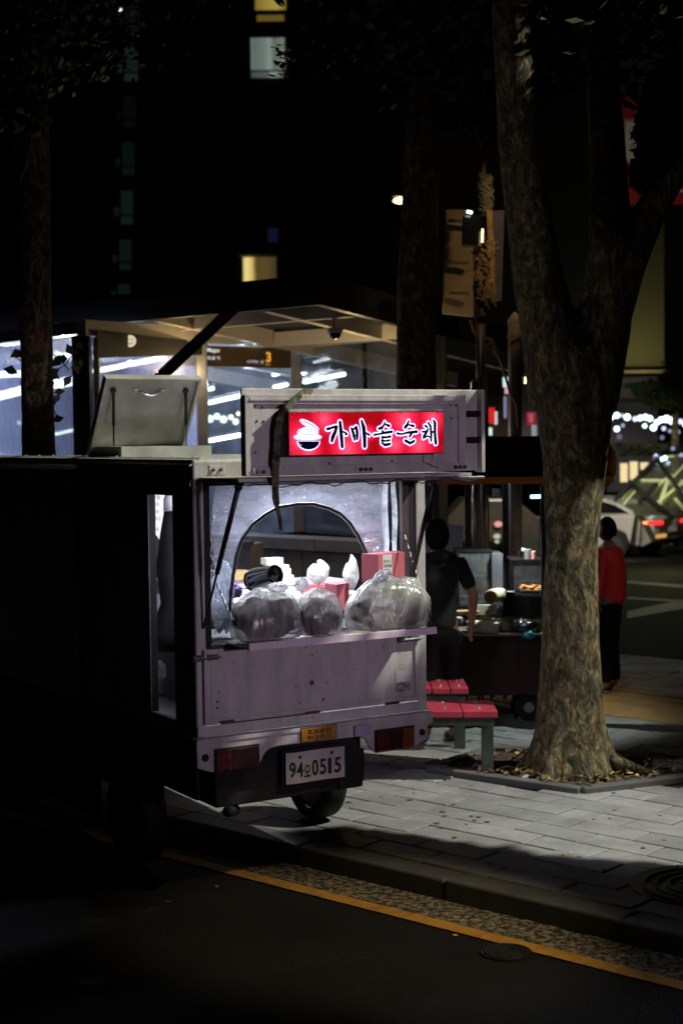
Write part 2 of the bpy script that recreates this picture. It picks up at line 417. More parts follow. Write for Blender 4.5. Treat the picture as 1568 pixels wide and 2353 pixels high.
stuff(m.build('soil', SOIL, t, smooth=True))
for i in range(5):
    a, b = PITP[i], PITP[(i + 1) % 5]; m = MB(); m.bar(a + Vector((0, 0, .012)), b + Vector((0, 0, .012)), .09, .05); m.build('rim', KERB, t, bevel=.008)
LEAFY = [dull('dry_leaf_%s' % n, c, rough=.7, bump=0, kind='Object') for n, c in (('yellow', (.62, .42, .1)), ('brown', (.25, .12, .05)), ('pale', (.55, .5, .36)))]
def leaf_mb(m, p, s, a, tilt=.3):
    ca, sa = math.cos(a), math.sin(a); e = Vector((ca, sa, rnd.uniform(-tilt, tilt) * .5)) * s; f = Vector((-sa, ca, rnd.uniform(-tilt, tilt))) * s * .55
    m.add([p - e, p - e * .3 + f, p + e * .45 + f * .8, p + e, p + e * .45 - f * .8, p - e * .3 - f], [(0, 1, 2, 3), (0, 3, 4, 5)])
m3 = [MB(), MB(), MB()]
for k in range(620):
    p = Vector((rnd.uniform(x0, x1), rnd.uniform(y0, y1), 0))
    if inside(p, PITP): p.z = .035 + .03 * rnd.random(); leaf_mb(m3[rnd.choice((0, 0, 1, 1, 1, 2))], p, rnd.uniform(.008, .028), rnd.random() * 6.3, .8)
for q in range(3): stuff(m3[q].build('leaf_litter', LEAFY[q], t))
m = MB()
for k in range(60):
    p = Vector((1.47, 9.83, .03)) + Vector((rnd.gauss(0, .45), rnd.gauss(-.25, .22), 0))
    if not inside(p, PITP): continue
    a = rnd.random() * 6.3; q = p + Vector((math.cos(a), math.sin(a) * .5, rnd.uniform(0, .25))) * rnd.uniform(.05, .2)
    m.tube([p, (p + q) / 2 + Vector((0, 0, .02)), q], [.008, .006, .004], 5)
stuff(m.build('twigs', dull('twig', (.16, .12, .08), rough=.9), t))
LEAFPLACE = ['in the middle of the lit paving right of the rear wheel', 'at the edge of the lit paving, below the one in mid paving', 'upper of a close pair on the paving above the manhole cover', 'lower of a close pair on the paving above the manhole cover', 'between the rear wheel and the bench leg', 'just left of the bench leg, right one of two', 'just left of the bench leg, left one of two',
  'at the corner of the tree pit just right of the bench leg', 'on the dark paving behind the bumper, left of its neighbour', 'on the dark paving behind the bumper, right of its neighbour', 'on the paving edge below the lamp side of the bumper', 'nearest the right tail lamp on the paving', 'in the gutter close under the kerb left of centre', 'at the left end of the bright gutter patch', 'beside the left end of the yellow line',
  'in the gutter near the right third of the kerb', 'alone on the black asphalt at lower left', 'on the dark strip of paving above the kerb', 'on the paving just left of the manhole cover', 'in the gutter below the kerb joint', 'lowest one in the gutter, far right', 'on the yellow line left of the small iron cover', 'beside the left corner of the tree pit']
# single fallen leaves on the paving and the road
for k, (u, v, z) in enumerate([(1072, 1893, 0), (1083, 1944, 0), (1293, 1967, 0), (1310, 1962, 0), (1003, 1796, 0), (1082, 1806, 0), (1060, 1806, 0), (1132, 1794, 0), (975, 1745, 0), (996, 1752, 0), (958, 1778, 0), (935, 1738, 0),
                              (775, 1975, -.096), (675, 1975, -.098), (498, 2038, -.1), (1049, 2109, -.098), (386, 2073, -.1), (972, 1953, 0), (1296, 1993, 0), (918, 2031, -.096), (1335, 2117, -.09), (1045, 2150, -.1), (1195, 1792, 0)]):
    m = MB(); p = gr(u, v, z) + Vector((0, 0, .004)); leaf_mb(m, p, rnd.uniform(.015, .026), rnd.random() * 6, .25)
    tag(m.build('fallen_leaf', LEAFY[(k * 5) % 3], base=p), ('yellow', 'pale', 'brown')[k % 3] + ' dry leaf ' + LEAFPLACE[k], 'leaf', 'fallen leaves scattered on the pavement and road')
TREEBASE = Vector((1.47, 9.86, .0))
#==PART2==
# ================================================================== FOOD TRUCK
TT = thing('food_truck', 'white micro food truck parked half on the kerb with its rear hatch propped open', 'food truck', mat=TR)
def TB(mb, name, mat, parent=TT, **k): return mb.build(name, mat, parent, local=True, **k)
def c3(x, y, yy=0.0): return rear(393.5 + .4182 * x, 1442.7 + .4182 * y, yy)
def c4(x, y, yy=0.0): return rear(524.6 + .3973 * x, 852.5 + .3973 * y, yy)
def c1(x, y, yy=0.0): return rear(419.7 + .4015 * x, 1082 + .4015 * y, yy)
HW = .665
# floor, roof, walls
TB(MB().box(-HW + .02, HW - .02, .03, 2.98, .70, .76), 'floor', GALV)
TB(MB().box(-HW, HW, 0.002, 3.0, 2.06, 2.105), 'roof', PAINT, bevel=.012)
TB(MB().box(-HW - .004, HW + .004, -.006, .028, 2.004, 2.098), 'roof_rail', PAINT, bevel=.008)
TB(MB().slab([(-.684, .0, 2.070), (-.625, .0, 2.1065), (-.625, .0, 2.1125), (-.684, .0, 2.078)], (0, 3.0, 0)), 'roof_edge', PAINT)
for k in range(12):
    TB(MB().cyl((-HW + .06, .12 + k * .24, 2.104), (-HW + .06, .12 + k * .24, 2.118), .007, n=8), 'rivet', PAINT)
TB(MB().box(-HW, -HW + .03, .03, .255, .76, 2.06), 'side_panel', PAINT, bevel=.01)
TB(MB().box(-HW, -HW + .03, .545, 1.52, .76, 2.06), 'side_panel', PAINT, bevel=.006)
TB(MB().box(-HW - .012, -HW + .018, 1.5, 2.98, .72, 2.04), 'sliding_door', PAINT, bevel=.006)
TB(MB().box(-HW - .03, -HW - .013, 1.45, 1.47, .9, 1.9), 'rail', BLACKM)
TB(MB().box(-HW, -HW + .03, .255, .545, .76, .812), 'sill', PAINT)
TB(MB().box(-HW, -HW + .03, .255, .545, 1.925, 2.06), 'lintel', PAINT)
TB(MB().box(-HW + .001, -HW + .04, .537, .549, .812, 1.925), 'door_edge', BLACK)
TB(MB().box(-HW - .003, -HW + .0005, .533, .549, .812, 1.925), 'door_trim', ALU)
TB(MB().box(-HW, HW, 2.97, 3.0, .76, 2.06), 'front_wall', DARK)
TB(MB().box(HW - .03, HW, .05, 2.97, .76, 1.20), 'serving_side_wall', PAINT)
TB(MB().box(HW - .03, HW, 2.75, 2.97, 1.20, 2.06), 'serving_side_post', PAINT)
TB(MB().box(HW - .03, HW, .05, 2.75, 2.00, 2.06), 'serving_side_beam', PAINT)
# rear posts (rounded corner on the left)
TB(MB().box(-HW, -HW + .055, -.002, .032, .76, 2.004), 'corner_post', PAINT, bevel=.013)
TB(MB().box(HW - .058, HW, -.002, .032, .76, 2.004), 'corner_post', PAINT, bevel=.006)
TB(MB().box(-HW + .055, -HW + .085, .004, .03, 1.2, 2.0), 'seal', BLACK)
TB(MB().box(HW - .14, HW - .1, .004, .03, 1.2, 2.0), 'inner_frame', dull('brown_frame', (.09, .06, .06)))
TB(MB().box(HW - .1, HW - .06, .006, .03, 1.2, 2.0), 'seal', BLACK)
TB(MB().box(-HW + .055, HW - .058, .0, .03, 1.975, 2.003), 'header', RUST)
TB(MB().box(-HW, HW, -.004, .035, .70, .818), 'sill', PAINT, bevel=.004)
# bracket with bolts on the roof rail, left
o = TB(MB().box(-.585, -.50, -.010, -.006, 2.03, 2.075), 'bracket', PAINT2, bevel=.002)
for x in (-.565, -.525): TB(MB().cyl((x, -.010, 2.052), (x, -.02, 2.052), .008, n=8), 'bolt', RUST, o)
# tailgate
tg = TB(MB().box(-.638, .598, -.020, -.006, .828, 1.19), 'tailgate', PAINT, bevel=.003)
for (a, b, c, d) in ((-.638, .598, .828, .852), (-.638, .598, 1.172, 1.19), (-.638, -.612, .852, 1.172), (.574, .598, .852, 1.172)):
    TB(MB().box(a, b, -.029, -.0205, c, d), 'gate_frame', PAINT, tg, bevel=.003)
TB(MB().box(-.60, -.575, -.0235, -.0205, .853, 1.171), 'rib', PAINT, tg)
TB(MB().box(-.55, -.0, -.0262, -.0205, .8205, .8265), 'seam', RUST, tg)
kh = c3(769, 300, -.021)
TB(MB().cyl((kh.x, -.0205, kh.z), (kh.x, -.026, kh.z), .017, n=20), 'lock', PAINT, tg)
TB(MB().cyl((kh.x, -.0262, kh.z), (kh.x, -.0275, kh.z), .012, n=20), 'lock_core', RUST, tg)
for x, y, r in [(683, 318, 5), (855, 300, 5), (707, 410, 5), (833, 392, 8), (772, 150, 5), (738, 105, 5), (1128, 145, 4), (1003, 228, 4), (252, 405, 7), (252, 440, 7), (196, 430, 6), (1162, 100, 4), (262, 355, 5), (750, 497, 4), (788, 495, 4)]:
    p = c3(x, y, -.021); TB(MB().cyl((p.x, -.0205 if y < 480 else -.0045, p.z), (p.x, -.0225 if y < 480 else -.0065, p.z), r * .00085, n=8), 'bolt_hole', RUST, tg)
p0, p1 = c3(1230, 242, -.021), c3(1310, 292, -.021)
TB(MB().box(p0.x, p1.x, -.0225, -.0205, p1.z, p0.z), 'patch', dull('pale_tape', (.85, .84, .84), rough=.5), tg)
p0, p1 = c3(1233, 294, -.021), c3(1312, 342, -.021)
TB(MB().box(p0.x, p1.x, -.0222, -.0205, p1.z, p0.z), 'patch', dull('torn_sticker', (.55, .52, .5), (.07, .06, .05), scale=40), tg)
def latch(cx, cy, w):
    p = c3(cx, cy, -.035); e = TB(MB().box(p.x - w, p.x - .008, -.040, -.0295, p.z - .015, p.z + .015), 'latch', RUST, bevel=.003)
    TB(MB().box(p.x + .003, p.x + w * .9, -.040, -.0295, p.z - .013, p.z + .013), 'latch_plate', RUST, e, bevel=.003)
    TB(MB().cyl((p.x - w, -.045, p.z), (p.x + w, -.045, p.z), .007, n=8), 'latch_pin', GALV, e)
    for dx in (-.75, -.35, .35, .7): TB(MB().cyl((p.x + w * dx, -.040, p.z + .006), (p.x + w * dx, -.046, p.z + .006), .005, n=6), 'bolt', GALV, e)
latch(190, 165, .07); latch(1308, 60, .07)
for (a, b) in (((265, 520), (345, 505)), ((735, 470), (815, 458)), ((1175, 418), (1250, 410))):
    p, q = c3(*a, -.03), c3(*b, -.03); TB(MB().box(p.x, q.x, -.034, -.0205, p.z - .006, p.z + .008), 'hinge', RUST, bevel=.002)
# bumper
YB = -.075
out = [(138, 612), (145, 775), (225, 796), (460, 768), (492, 735), (512, 690), (540, 663), (590, 650), (700, 636), (900, 612), (1035, 597), (1068, 612), (1085, 650), (1105, 678), (1140, 684), (1330, 654), (1405, 612), (1410, 530), (1437, 522), (1437, 462)]
poly = [c3(x, y, YB) for x, y in out]
poly = [Vector((p.x, YB, p.z)) for p in poly]; poly[-1].z = poly[0].z = (poly[0].z + poly[-1].z) / 2
bp = TB(MB().slab(poly, (0, .02, 0)), 'bumper', PAINT2, bevel=.006)
zt = poly[0].z
TB(MB().box(poly[0].x, poly[-1].x, YB + .0203, -.005, zt - .02, zt - .001), 'bumper_top', PAINT2, bp, bevel=.003)
TB(MB().box(poly[0].x, poly[-1].x, YB - .006, YB - .0005, zt - .022, zt), 'bumper_lip', PAINT2, bp, bevel=.003)
LENSR = dull('red_lens', (.11, .008, .008), (.07, .005, .005), .12, scale=60, bump=.3, bscale=150, coat=1)
LENSD = dull('dark_red_lens', (.045, .008, .01), rough=.12, scale=60, bump=.3, bscale=150, coat=1)
LENSA = dull('amber_lens', (.28, .065, .01), (.16, .035, .008), .12, scale=60, bump=.3, bscale=150, coat=1)
def lamp(x0, x1, z0, z1, order):
    e = TB(MB().box(x0 - .008, x1 + .008, YB - .006, YB - .0005, z0 - .008, z1 + .008), 'tail_lamp', BLACK, bevel=.004)
    n = (x1 - x0); cuts = [0, .34, .68, 1]
    for k, mt in enumerate(order): TB(MB().box(x0 + n * cuts[k] + .0005, x0 + n * cuts[k + 1] - .0005, YB - .022, YB - .0065, z0, z1), 'lens', mt, e, bevel=.005)
    return e
a, b = c3(240, 665, YB), c3(475, 760, YB); lamp(a.x, b.x, b.z + .002, a.z - .008, (LENSR, LENSD, LENSD))
a, b = c3(1120, 572, YB), c3(1325, 655, YB); lamp(a.x, b.x, b.z + .005, a.z + .003, (LENSR, LENSD, LENSA))
for x, y in ((185, 713), (1375, 572)):
    p = c3(x, y, YB); TB(MB().cyl((p.x, YB - .0005, p.z), (p.x, YB - .012, p.z), .019, .016, n=20), 'rubber_plug', BLACK, bevel=.003)
a, b = c3(998, 532, YB), c3(1088, 583, YB)
TB(MB().box(a.x, b.x, YB - .018, YB - .0065, b.z, a.z - .003), 'plate_lamp', dull('clear_lens', (.55, .5, .7), rough=.15, bump=0, coat=1), bevel=.004)
# yellow novice-driver sticker
a, b = c3(706, 545, YB), c3(905, 608, YB); a.z -= .0; z1, z0 = c3(806, 538, YB).z, c3(806, 617, YB).z
st = TB(MB().box(a.x, b.x, YB - .0085, YB - .0065, z0, z1), 'sticker', BLACK, bevel=.001)
TB(MB().box(a.x + .004, b.x - .004, YB - .0092, YB - .0086, z0 + .004, z1 - .004), 'sticker_face', dull('amber_sticker', (.75, .33, .03), (.5, .2, .03), .4), st)
m = MB(); X0, X1 = a.x + .035, b.x - .035; zz = z0 + .036
put_text(m, '초보운전', (X0, YB - .0098, z1 - .010), (X1, YB - .0098, z1 - .010), (X0, YB - .0098, zz), .03)
put_text(m, '배려 감사합니다', (X0, YB - .0098, z0 + .030), (X1, YB - .0098, z0 + .030), (X0, YB - .0098, z0 + .010), .02)
TB(m, 'lettering', INK, st)
# number plate, bent, on a black holder
P = [rear(656, 1735, -.03), rear(788, 1711, -.03), rear(786, 1782, -.03), rear(654, 1805, -.03)]
m = MB(); PX0, PX1 = P[0].x, P[1].x; PZ1, PZ0 = (P[0].z + P[1].z) / 2 + .002, (P[2].z + P[3].z) / 2
def bend(u): return -.03 - .012 * math.sin(u * 7) * (1 - u) - .01 * u
N = 16
for i in range(N + 1):
    u = i / N; y = bend(u); x = PX0 + (PX1 - PX0) * u; m.v += [(x, y, PZ0), (x, y, PZ1)]
for i in range(N): m.f.append((2 * i, 2 * i + 2, 2 * i + 3, 2 * i + 1))
m.v = [Vector(p) for p in m.v]
pl = TB(m, 'number_plate', dull('plate_white', (.62, .58, .6), (.5, .47, .5), .3, scale=10, bump=.05), solid=.003)
m = MB()
for k, (ch, x0, x1, z0, z1) in enumerate([('9', .045, .15, .2, .70), ('4', .16, .275, .2, .68), ('오', .29, .405, .16, .56), ('0', .435, .55, .17, .68), ('5', .575, .685, .17, .68), ('1', .715, .775, .17, .68), ('5', .82, .935, .17, .68)]):
    vs, fs = text_mesh(ch, .025 if ch != '1' else .0); n0 = len(m.v)
    for x, y in vs:
        u = x0 + (x1 - x0) * x; m.v.append(Vector((PX0 + (PX1 - PX0) * u, bend(u) - .0035, PZ0 + (PZ1 - PZ0) * (z0 + (z1 - z0) * y))))
    m.f += [tuple(i + n0 for i in f) for f in fs]
TB(m, 'lettering', INK, pl)
for u in (.22, .78):
    p = Vector((PX0 + (PX1 - PX0) * u, bend(u) - .004, PZ0 + (PZ1 - PZ0) * .84)); TB(MB().ball(p, (.009, .006, .009), 10, 6), 'plate_bolt', RUST, pl)
TB(MB().box(PX0 - .012, PX1 + .012, -.012, -.002, PZ0 - .012, PZ1 + .012), 'plate_holder', BLACK)
# underbody
TB(MB().box(-.56, .275, .03, .45, .40, .70), 'underbody', BLACK, bevel=.01)
m = MB(); m.slab([rear(835, 1720, .02), rear(838, 1755, .02), rear(832, 1806, .02), rear(780, 1815, .02), rear(770, 1720, .02)], (0, .03, 0)); TB(m, 'mud_flap', BLACK)
TB(MB().box(-.35, .35, .45, 2.9, .45, .70), 'chassis', BLACK)
TB(MB().tube([(-.5, .02, .38), (-.42, .1, .36), (-.3, .5, .36), (-.28, 1.3, .38)], .028, 10), 'exhaust_pipe', BLACK, smooth=True)
def wheel(x, y, z):
    s = 1 if x > 0 else -1
    m = MB(); prof = [(-.07, .20), (-.075, .235), (-.06, .26), (-.03, .265), (.03, .265), (.06, .26), (.075, .235), (.07, .20)]
    n = 36
    for i in range(n):
        a = 2 * math.pi * i / n
        for dx, r in prof: m.v.append(Vector((x + dx, y + r * math.cos(a), z + r * math.sin(a))))
    q = len(prof)
    for i in range(n):
        for k in range(q - 1):
            j = (i + 1) % n; m.f.append((i * q + k, j * q + k, j * q + k + 1, i * q + k + 1))
    t = TB(m, 'tyre', BLACK, smooth=True)
    TB(MB().cyl((x - .05, y, z), (x + .05, y, z), .195, n=24), 'rim', BLACKM, t)
    TB(MB().cyl((x + s * .05, y, z), (x + s * .075, y, z), .05, n=12), 'hub', GALV, t)
for x, y, z in ((.56, 1.0, .267), (-.56, 1.0, .265 - .09), (.56, 3.2, .267), (-.56, 3.2, .267)): wheel(x, y, z)
TB(MB().box(-.655, -.64, 1.3, 2.98, .08, .715), 'shade_skirt', BLACK)  # black sheets added to keep the view under the truck dark
TB(MB().box(-.655, -.64, .45, 1.299, .33, .715), 'shade_skirt', BLACK)
TB(MB().box(-.655, -.64, .04, .449, .45, .715), 'shade_skirt', BLACK)
for y in (.56, 1.02, 1.48): TB(MB().box(-HW - .004, -HW - .0005, y, y + .012, .80, 2.03), 'seam_strip', PAINT)
TB(MB().box(-HW - .006, -HW - .0005, .03, 2.9, 1.975, 1.99), 'seam_strip', PAINT)
# cab ahead of the box
TB(MB().slab([(-.64, 3.03, .45), (-.64, 4.15, .45), (-.64, 4.2, 1.0), (-.64, 3.85, 1.72), (-.64, 3.03, 1.76)], (1.28, 0, 0)), 'cab', PAINT, bevel=.03)
TB(MB().slab([(-.646, 3.15, 1.08), (-.646, 3.98, 1.08), (-.646, 3.78, 1.6), (-.646, 3.15, 1.6)], (.004, 0, 0)), 'cab_window', BLACKM)
TB(MB().box(-.80, -.66, 3.95, 4.02, 1.15, 1.35), 'mirror', BLACKM, bevel=.01)
# roof hatch
HP = dull('hatch_paint', (.52, .53, .48), (.3, .31, .28), .5, scale=5, kind='Object', bump=.3, bscale=8)
hx0, hx1, hy0, hy1 = -.575, -.035, 1.08, 1.5
cb = MB()
for a in ((hx0, hx1, hy0, hy0 + .02), (hx0, hx1, hy1 - .02, hy1), (hx0, hx0 + .02, hy0 + .02, hy1 - .02), (hx1 - .02, hx1, hy0 + .02, hy1 - .02)): cb.box(*a, 2.104, 2.165)
ht = TB(cb, 'hatch_curb', HP)
L_ = .47; th = R(57); q0 = Vector((0, hy1 + .005, 2.135))
def lid(x, t, n): # t along the lid, n outwards
    return Vector((x, q0.y - t * math.cos(th) + n * math.sin(th), q0.z + t * math.sin(th) + n * math.cos(th)))
def lslab(x0, x1, t0, t1, n0, n1): return MB().slab([lid(x0, t0, n0), lid(x1, t0, n0), lid(x1, t1, n0), lid(x0, t1, n0)], lid(0, 0, n1) - lid(0, 0, n0))
hl = TB(lslab(hx0 - .02, hx1 + .02, -.02, L_ + .02, .02, .03), 'hatch_lid', HP)
for a in ((hx0 - .02, hx1 + .02, L_ + .005, L_ + .02), (hx0 - .02, hx1 + .02, -.02, -.005), (hx0 - .02, hx0 - .005, -.005, L_ + .005), (hx1 + .005, hx1 + .02, -.005, L_ + .005)):
    TB(lslab(*a, -.015, .0198), 'lid_rim', HP, hl)
hm = []; cx = (hx0 + hx1) / 2
for k in range(9):
    u = k / 8; hm.append(lid(cx - .065 + .13 * u, L_ - .07 - .025 * math.sin(u * math.pi), .012 - .02 * math.sin(u * math.pi)))
TB(MB().tube(hm, .008, 8), 'handle', ALU, hl, smooth=True)
for s in (-.08, .08): TB(MB().tube([lid(cx + s - .018, L_ - .07, .018), lid(cx + s + .018, L_ - .07, .018)], .008, 6), 'handle_foot', ALU, hl)
for x in (hx0 + .05, hx1 - .05):
    a = lid(x, L_ - .07, .01); b = Vector((x, hy0 + .03, 2.14)); b.y = a.y + .01
    TB(MB().cyl(b, b + (a - b) * .45, .005, n=8), 'gas_strut', CHROME); TB(MB().cyl(b + (a - b) * .42, a, .009, n=8), 'gas_strut', BLACKM)
    TB(MB().ball(a, .018, 8, 6), 'strut_joint', RUST)
# awning flap and the framed panel that carries the sign
YA = -.46
TB(MB().box(-.645, .655, -.43, -.008, 2.003, 2.018), 'awning_flap', PAINT)
A = [c4(82, 143, YA), c4(1357, 130, YA), c4(1392, 573, YA), c4(112, 612, YA)]
for p in A: p.y = YA
ax0, ax1 = (A[0].x + A[3].x) / 2, (A[1].x + A[2].x) / 2; az1, az0 = (A[0].z + A[1].z) / 2, (A[2].z + A[3].z) / 2
ap = TB(MB().box(ax0 + .01, ax1 - .01, YA + .012, YA + .06, az0 + .004, az1 - .004), 'sign_panel', PAINT)
fw = .045
def frame_piece(poly): return MB().slab(poly, (0, .0115, 0))
for pc in ([(ax0, YA, az1), (ax1, YA, az1), (ax1 - fw, YA, az1 - fw), (ax0 + fw, YA, az1 - fw)], [(ax0, YA, az0), (ax0 + fw, YA, az0 + fw), (ax1 - fw, YA, az0 + fw), (ax1, YA, az0)],
           [(ax0, YA, az1), (ax0 + fw, YA, az1 - fw), (ax0 + fw, YA, az0 + fw), (ax0, YA, az0)], [(ax1, YA, az1), (ax1, YA, az0), (ax1 - fw, YA, az0 + fw), (ax1 - fw, YA, az1 - fw)]):
    TB(frame_piece(pc), 'panel_frame', PAINT, ap, bevel=.003)
m = MB(); m.box(ax0 + fw * .55, ax1 - fw * .55, YA - .006, YA - .0005, az1 - fw * .62, az1 - fw * .45); TB(m, 'frame_bead', PAINT, ap)
B0 = c4(1412, 106, -.38); B1 = c4(1462, 566, -.38)
bx1 = (B0.x + B1.x) / 2
TB(MB().box(ax0 + .02, bx1, -.39, -.375, az0 + .0, az1 + .03), 'back_panel', PAINT, bevel=.003)
TB(MB().box(bx1 - .01, bx1 + .012, -.43, -.37, az0 - .01, az1 + .03), 'end_channel', PAINT, bevel=.003)
for z in (az1 - .09, az1 - .22): TB(MB().box(ax1 - .006, bx1 - .012, -.425, -.395, z - .015, z + .015), 'spacer', BLACKM)
TB(MB().box(ax0 + .0, bx1 + .0, -.44, -.40, 1.985, 2.001), 'lower_rail', GALV, bevel=.003)
for cx, n in ((195, 2), (785, 3), (1330, 3)):
    p = c4(cx, 590, YA); e = TB(MB().box(p.x - .05, p.x + .05, YA - .008, YA - .0005, az0 + .005, az0 + .035), 'hinge_bracket', PAINT2, bevel=.002)
    for k in range(n): TB(MB().cyl((p.x - .028 + .028 * k, YA - .008, az0 + .02), (p.x - .028 + .028 * k, YA - .02, az0 + .02), .009, n=8), 'bolt', RUST, e)
for cx, cy in ((152, 203), (195, 208), (165, 288), (203, 290), (1283, 195), (1315, 198), (1290, 272), (1327, 270), (585, 533), (945, 520), (152, 470)):
    p = c4(cx, cy, YA + .01); TB(MB().ball((p.x, YA + .011, p.z), (.006, .005, .006), 8, 5), 'bolt', RUST, ap)
# lit sign box
YS = YA - .075
S = [c4(343, 238, YS), c4(1238, 226, YS), c4(1252, 472, YS), c4(352, 494, YS)]
sx0, sx1 = (S[0].x + S[3].x) / 2, (S[1].x + S[2].x) / 2; sz1, sz0 = (S[0].z + S[1].z) / 2, (S[2].z + S[3].z) / 2
sgn = TB(MB().box(sx0, sx1, YS, YA + .0115, sz0, sz1), 'light_box', dull('sign_case', (.06, .012, .014), rough=.4), bevel=.003)
def sign_mat():
    m, nt, out = mat_new('backlit_red_sheet'); e = nt.nodes.new('ShaderNodeEmission')
    tc = nt.nodes.new('ShaderNodeTexCoord'); fac = None
    W_, H_ = sx1 - sx0, sz1 - sz0
    for fx, fz, r in ((.07, .35, .13), (.22, .82, .10), (.36, .14, .13), (.73, .80, .13), (.83, .2, .12), (.67, .22, .10), (.92, .85, .10), (.12, .12, .10), (.50, .5, .05)):
        mp = nt.nodes.new('ShaderNodeMapping'); c = Vector((sx0 + W_ * fx, YS, sz0 + H_ * fz))
        mp.inputs['Location'].default_value = [-c[k] / r for k in range(3)]; mp.inputs['Scale'].default_value = (1 / r,) * 3
        g = nt.nodes.new('ShaderNodeTexGradient'); g.gradient_type = 'SPHERICAL'; nt.links.new(tc.outputs['Object'], mp.inputs[0]); nt.links.new(mp.outputs[0], g.inputs[0])
        if fac is None: fac = g.outputs['Fac']
        else:
            a = nt.nodes.new('ShaderNodeMath'); a.operation = 'MAXIMUM'; nt.links.new(fac, a.inputs[0]); nt.links.new(g.outputs['Fac'], a.inputs[1]); fac = a.outputs[0]
    nt.links.new(ramp(nt, fac, [(0, (.30, .002, .006)), (.25, (.48, .004, .016)), (.6, (.68, .015, .055)), (1, (.75, .08, .15))]), e.inputs[0]); e.inputs[1].default_value = 1.5
    nt.links.new(e.outputs[0], out.inputs[0]); return m
TB(MB().box(sx0 + .004, sx1 - .004, YS - .002, YS - .0005, sz0 + .004, sz1 - .004), 'sign_face', sign_mat(), sgn)
WGL = glow('sign_white', (.84, .86, 1.0), 1.5); VGL = glow('sign_violet', (.62, .16, 1.0), 1.0); INKB = glow('sign_ink', (.01, .005, .06), .25)
def cs(x, y): # sign artwork: pixel of a close crop -> plane of the sign, rectified
    p = rear(642.7 + .25095 * x, 931.2 + .25095 * y, YS); return Vector((p.x, YS, p.z))
class Art:
    def __init__(s): s.n = 0; s.m = {0: MB(), 1: MB(), 2: MB(), 3: MB()}
    def stroke(s, pts, ws, layer, grow=0.0):
        y = YS - .0026 - layer * .0012 - s.n % 40 * .00002; s.n += 1; m = s.m[layer]
        P = [cs(*p) for p in pts]; k = .000575
        Wd = [max(.001, (w_ + grow) * k * .5) for w_ in ws]
        L = []; Rr = []
        for i, p in enumerate(P):
            d = (P[min(i + 1, len(P) - 1)] - P[max(i - 1, 0)]).normalized(); nn = Vector((-d.z, 0, d.x)); L.append(p + nn * Wd[i]); Rr.append(p - nn * Wd[i])
        def cap(c, frm, to, r):
            a0 = math.atan2(frm.z - c.z, frm.x - c.x); return [Vector((c.x + r * math.cos(a0 - math.pi * t / 6), y, c.z + r * math.sin(a0 - math.pi * t / 6))) for t in range(1, 6)]
        poly = L + cap(P[-1], L[-1], Rr[-1], Wd[-1]) + Rr[::-1] + cap(P[0], Rr[0], L[0], Wd[0])
        poly = [Vector((q.x, y, q.z)) for q in poly]
        # quads along the stroke avoid concave fans
        n = len(P); b0 = len(m.v)
        for i in range(n): m.v += [Vector((L[i].x, y, L[i].z)), Vector((Rr[i].x, y, Rr[i].z))]
        for i in range(n - 1): m.f.append((b0 + 2 * i, b0 + 2 * i + 1, b0 + 2 * i + 3, b0 + 2 * i + 2))
        for c, r, dy in ((P[0], Wd[0], 4e-6), (P[-1], Wd[-1], 8e-6)):
            m.add([Vector((c.x + r * math.cos(t * math.pi / 6), y - dy, c.z + r * math.sin(t * math.pi / 6))) for t in range(12)], [tuple(range(12))])
        for i in range(1, n - 1):
            m.add([Vector((P[i].x + Wd[i] * math.cos(t * math.pi / 6), y - 2e-6 * (i % 5 + 1) - 1e-5, P[i].z + Wd[i] * math.sin(t * math.pi / 6))) for t in range(12)], [tuple(range(12))])
    def poly(s, pts, layer, d=0):
        y = YS - .0026 - layer * .0012 - d; s.m[layer].face([Vector((cs(*p).x, y, cs(*p).z)) for p in pts])
art = Art()
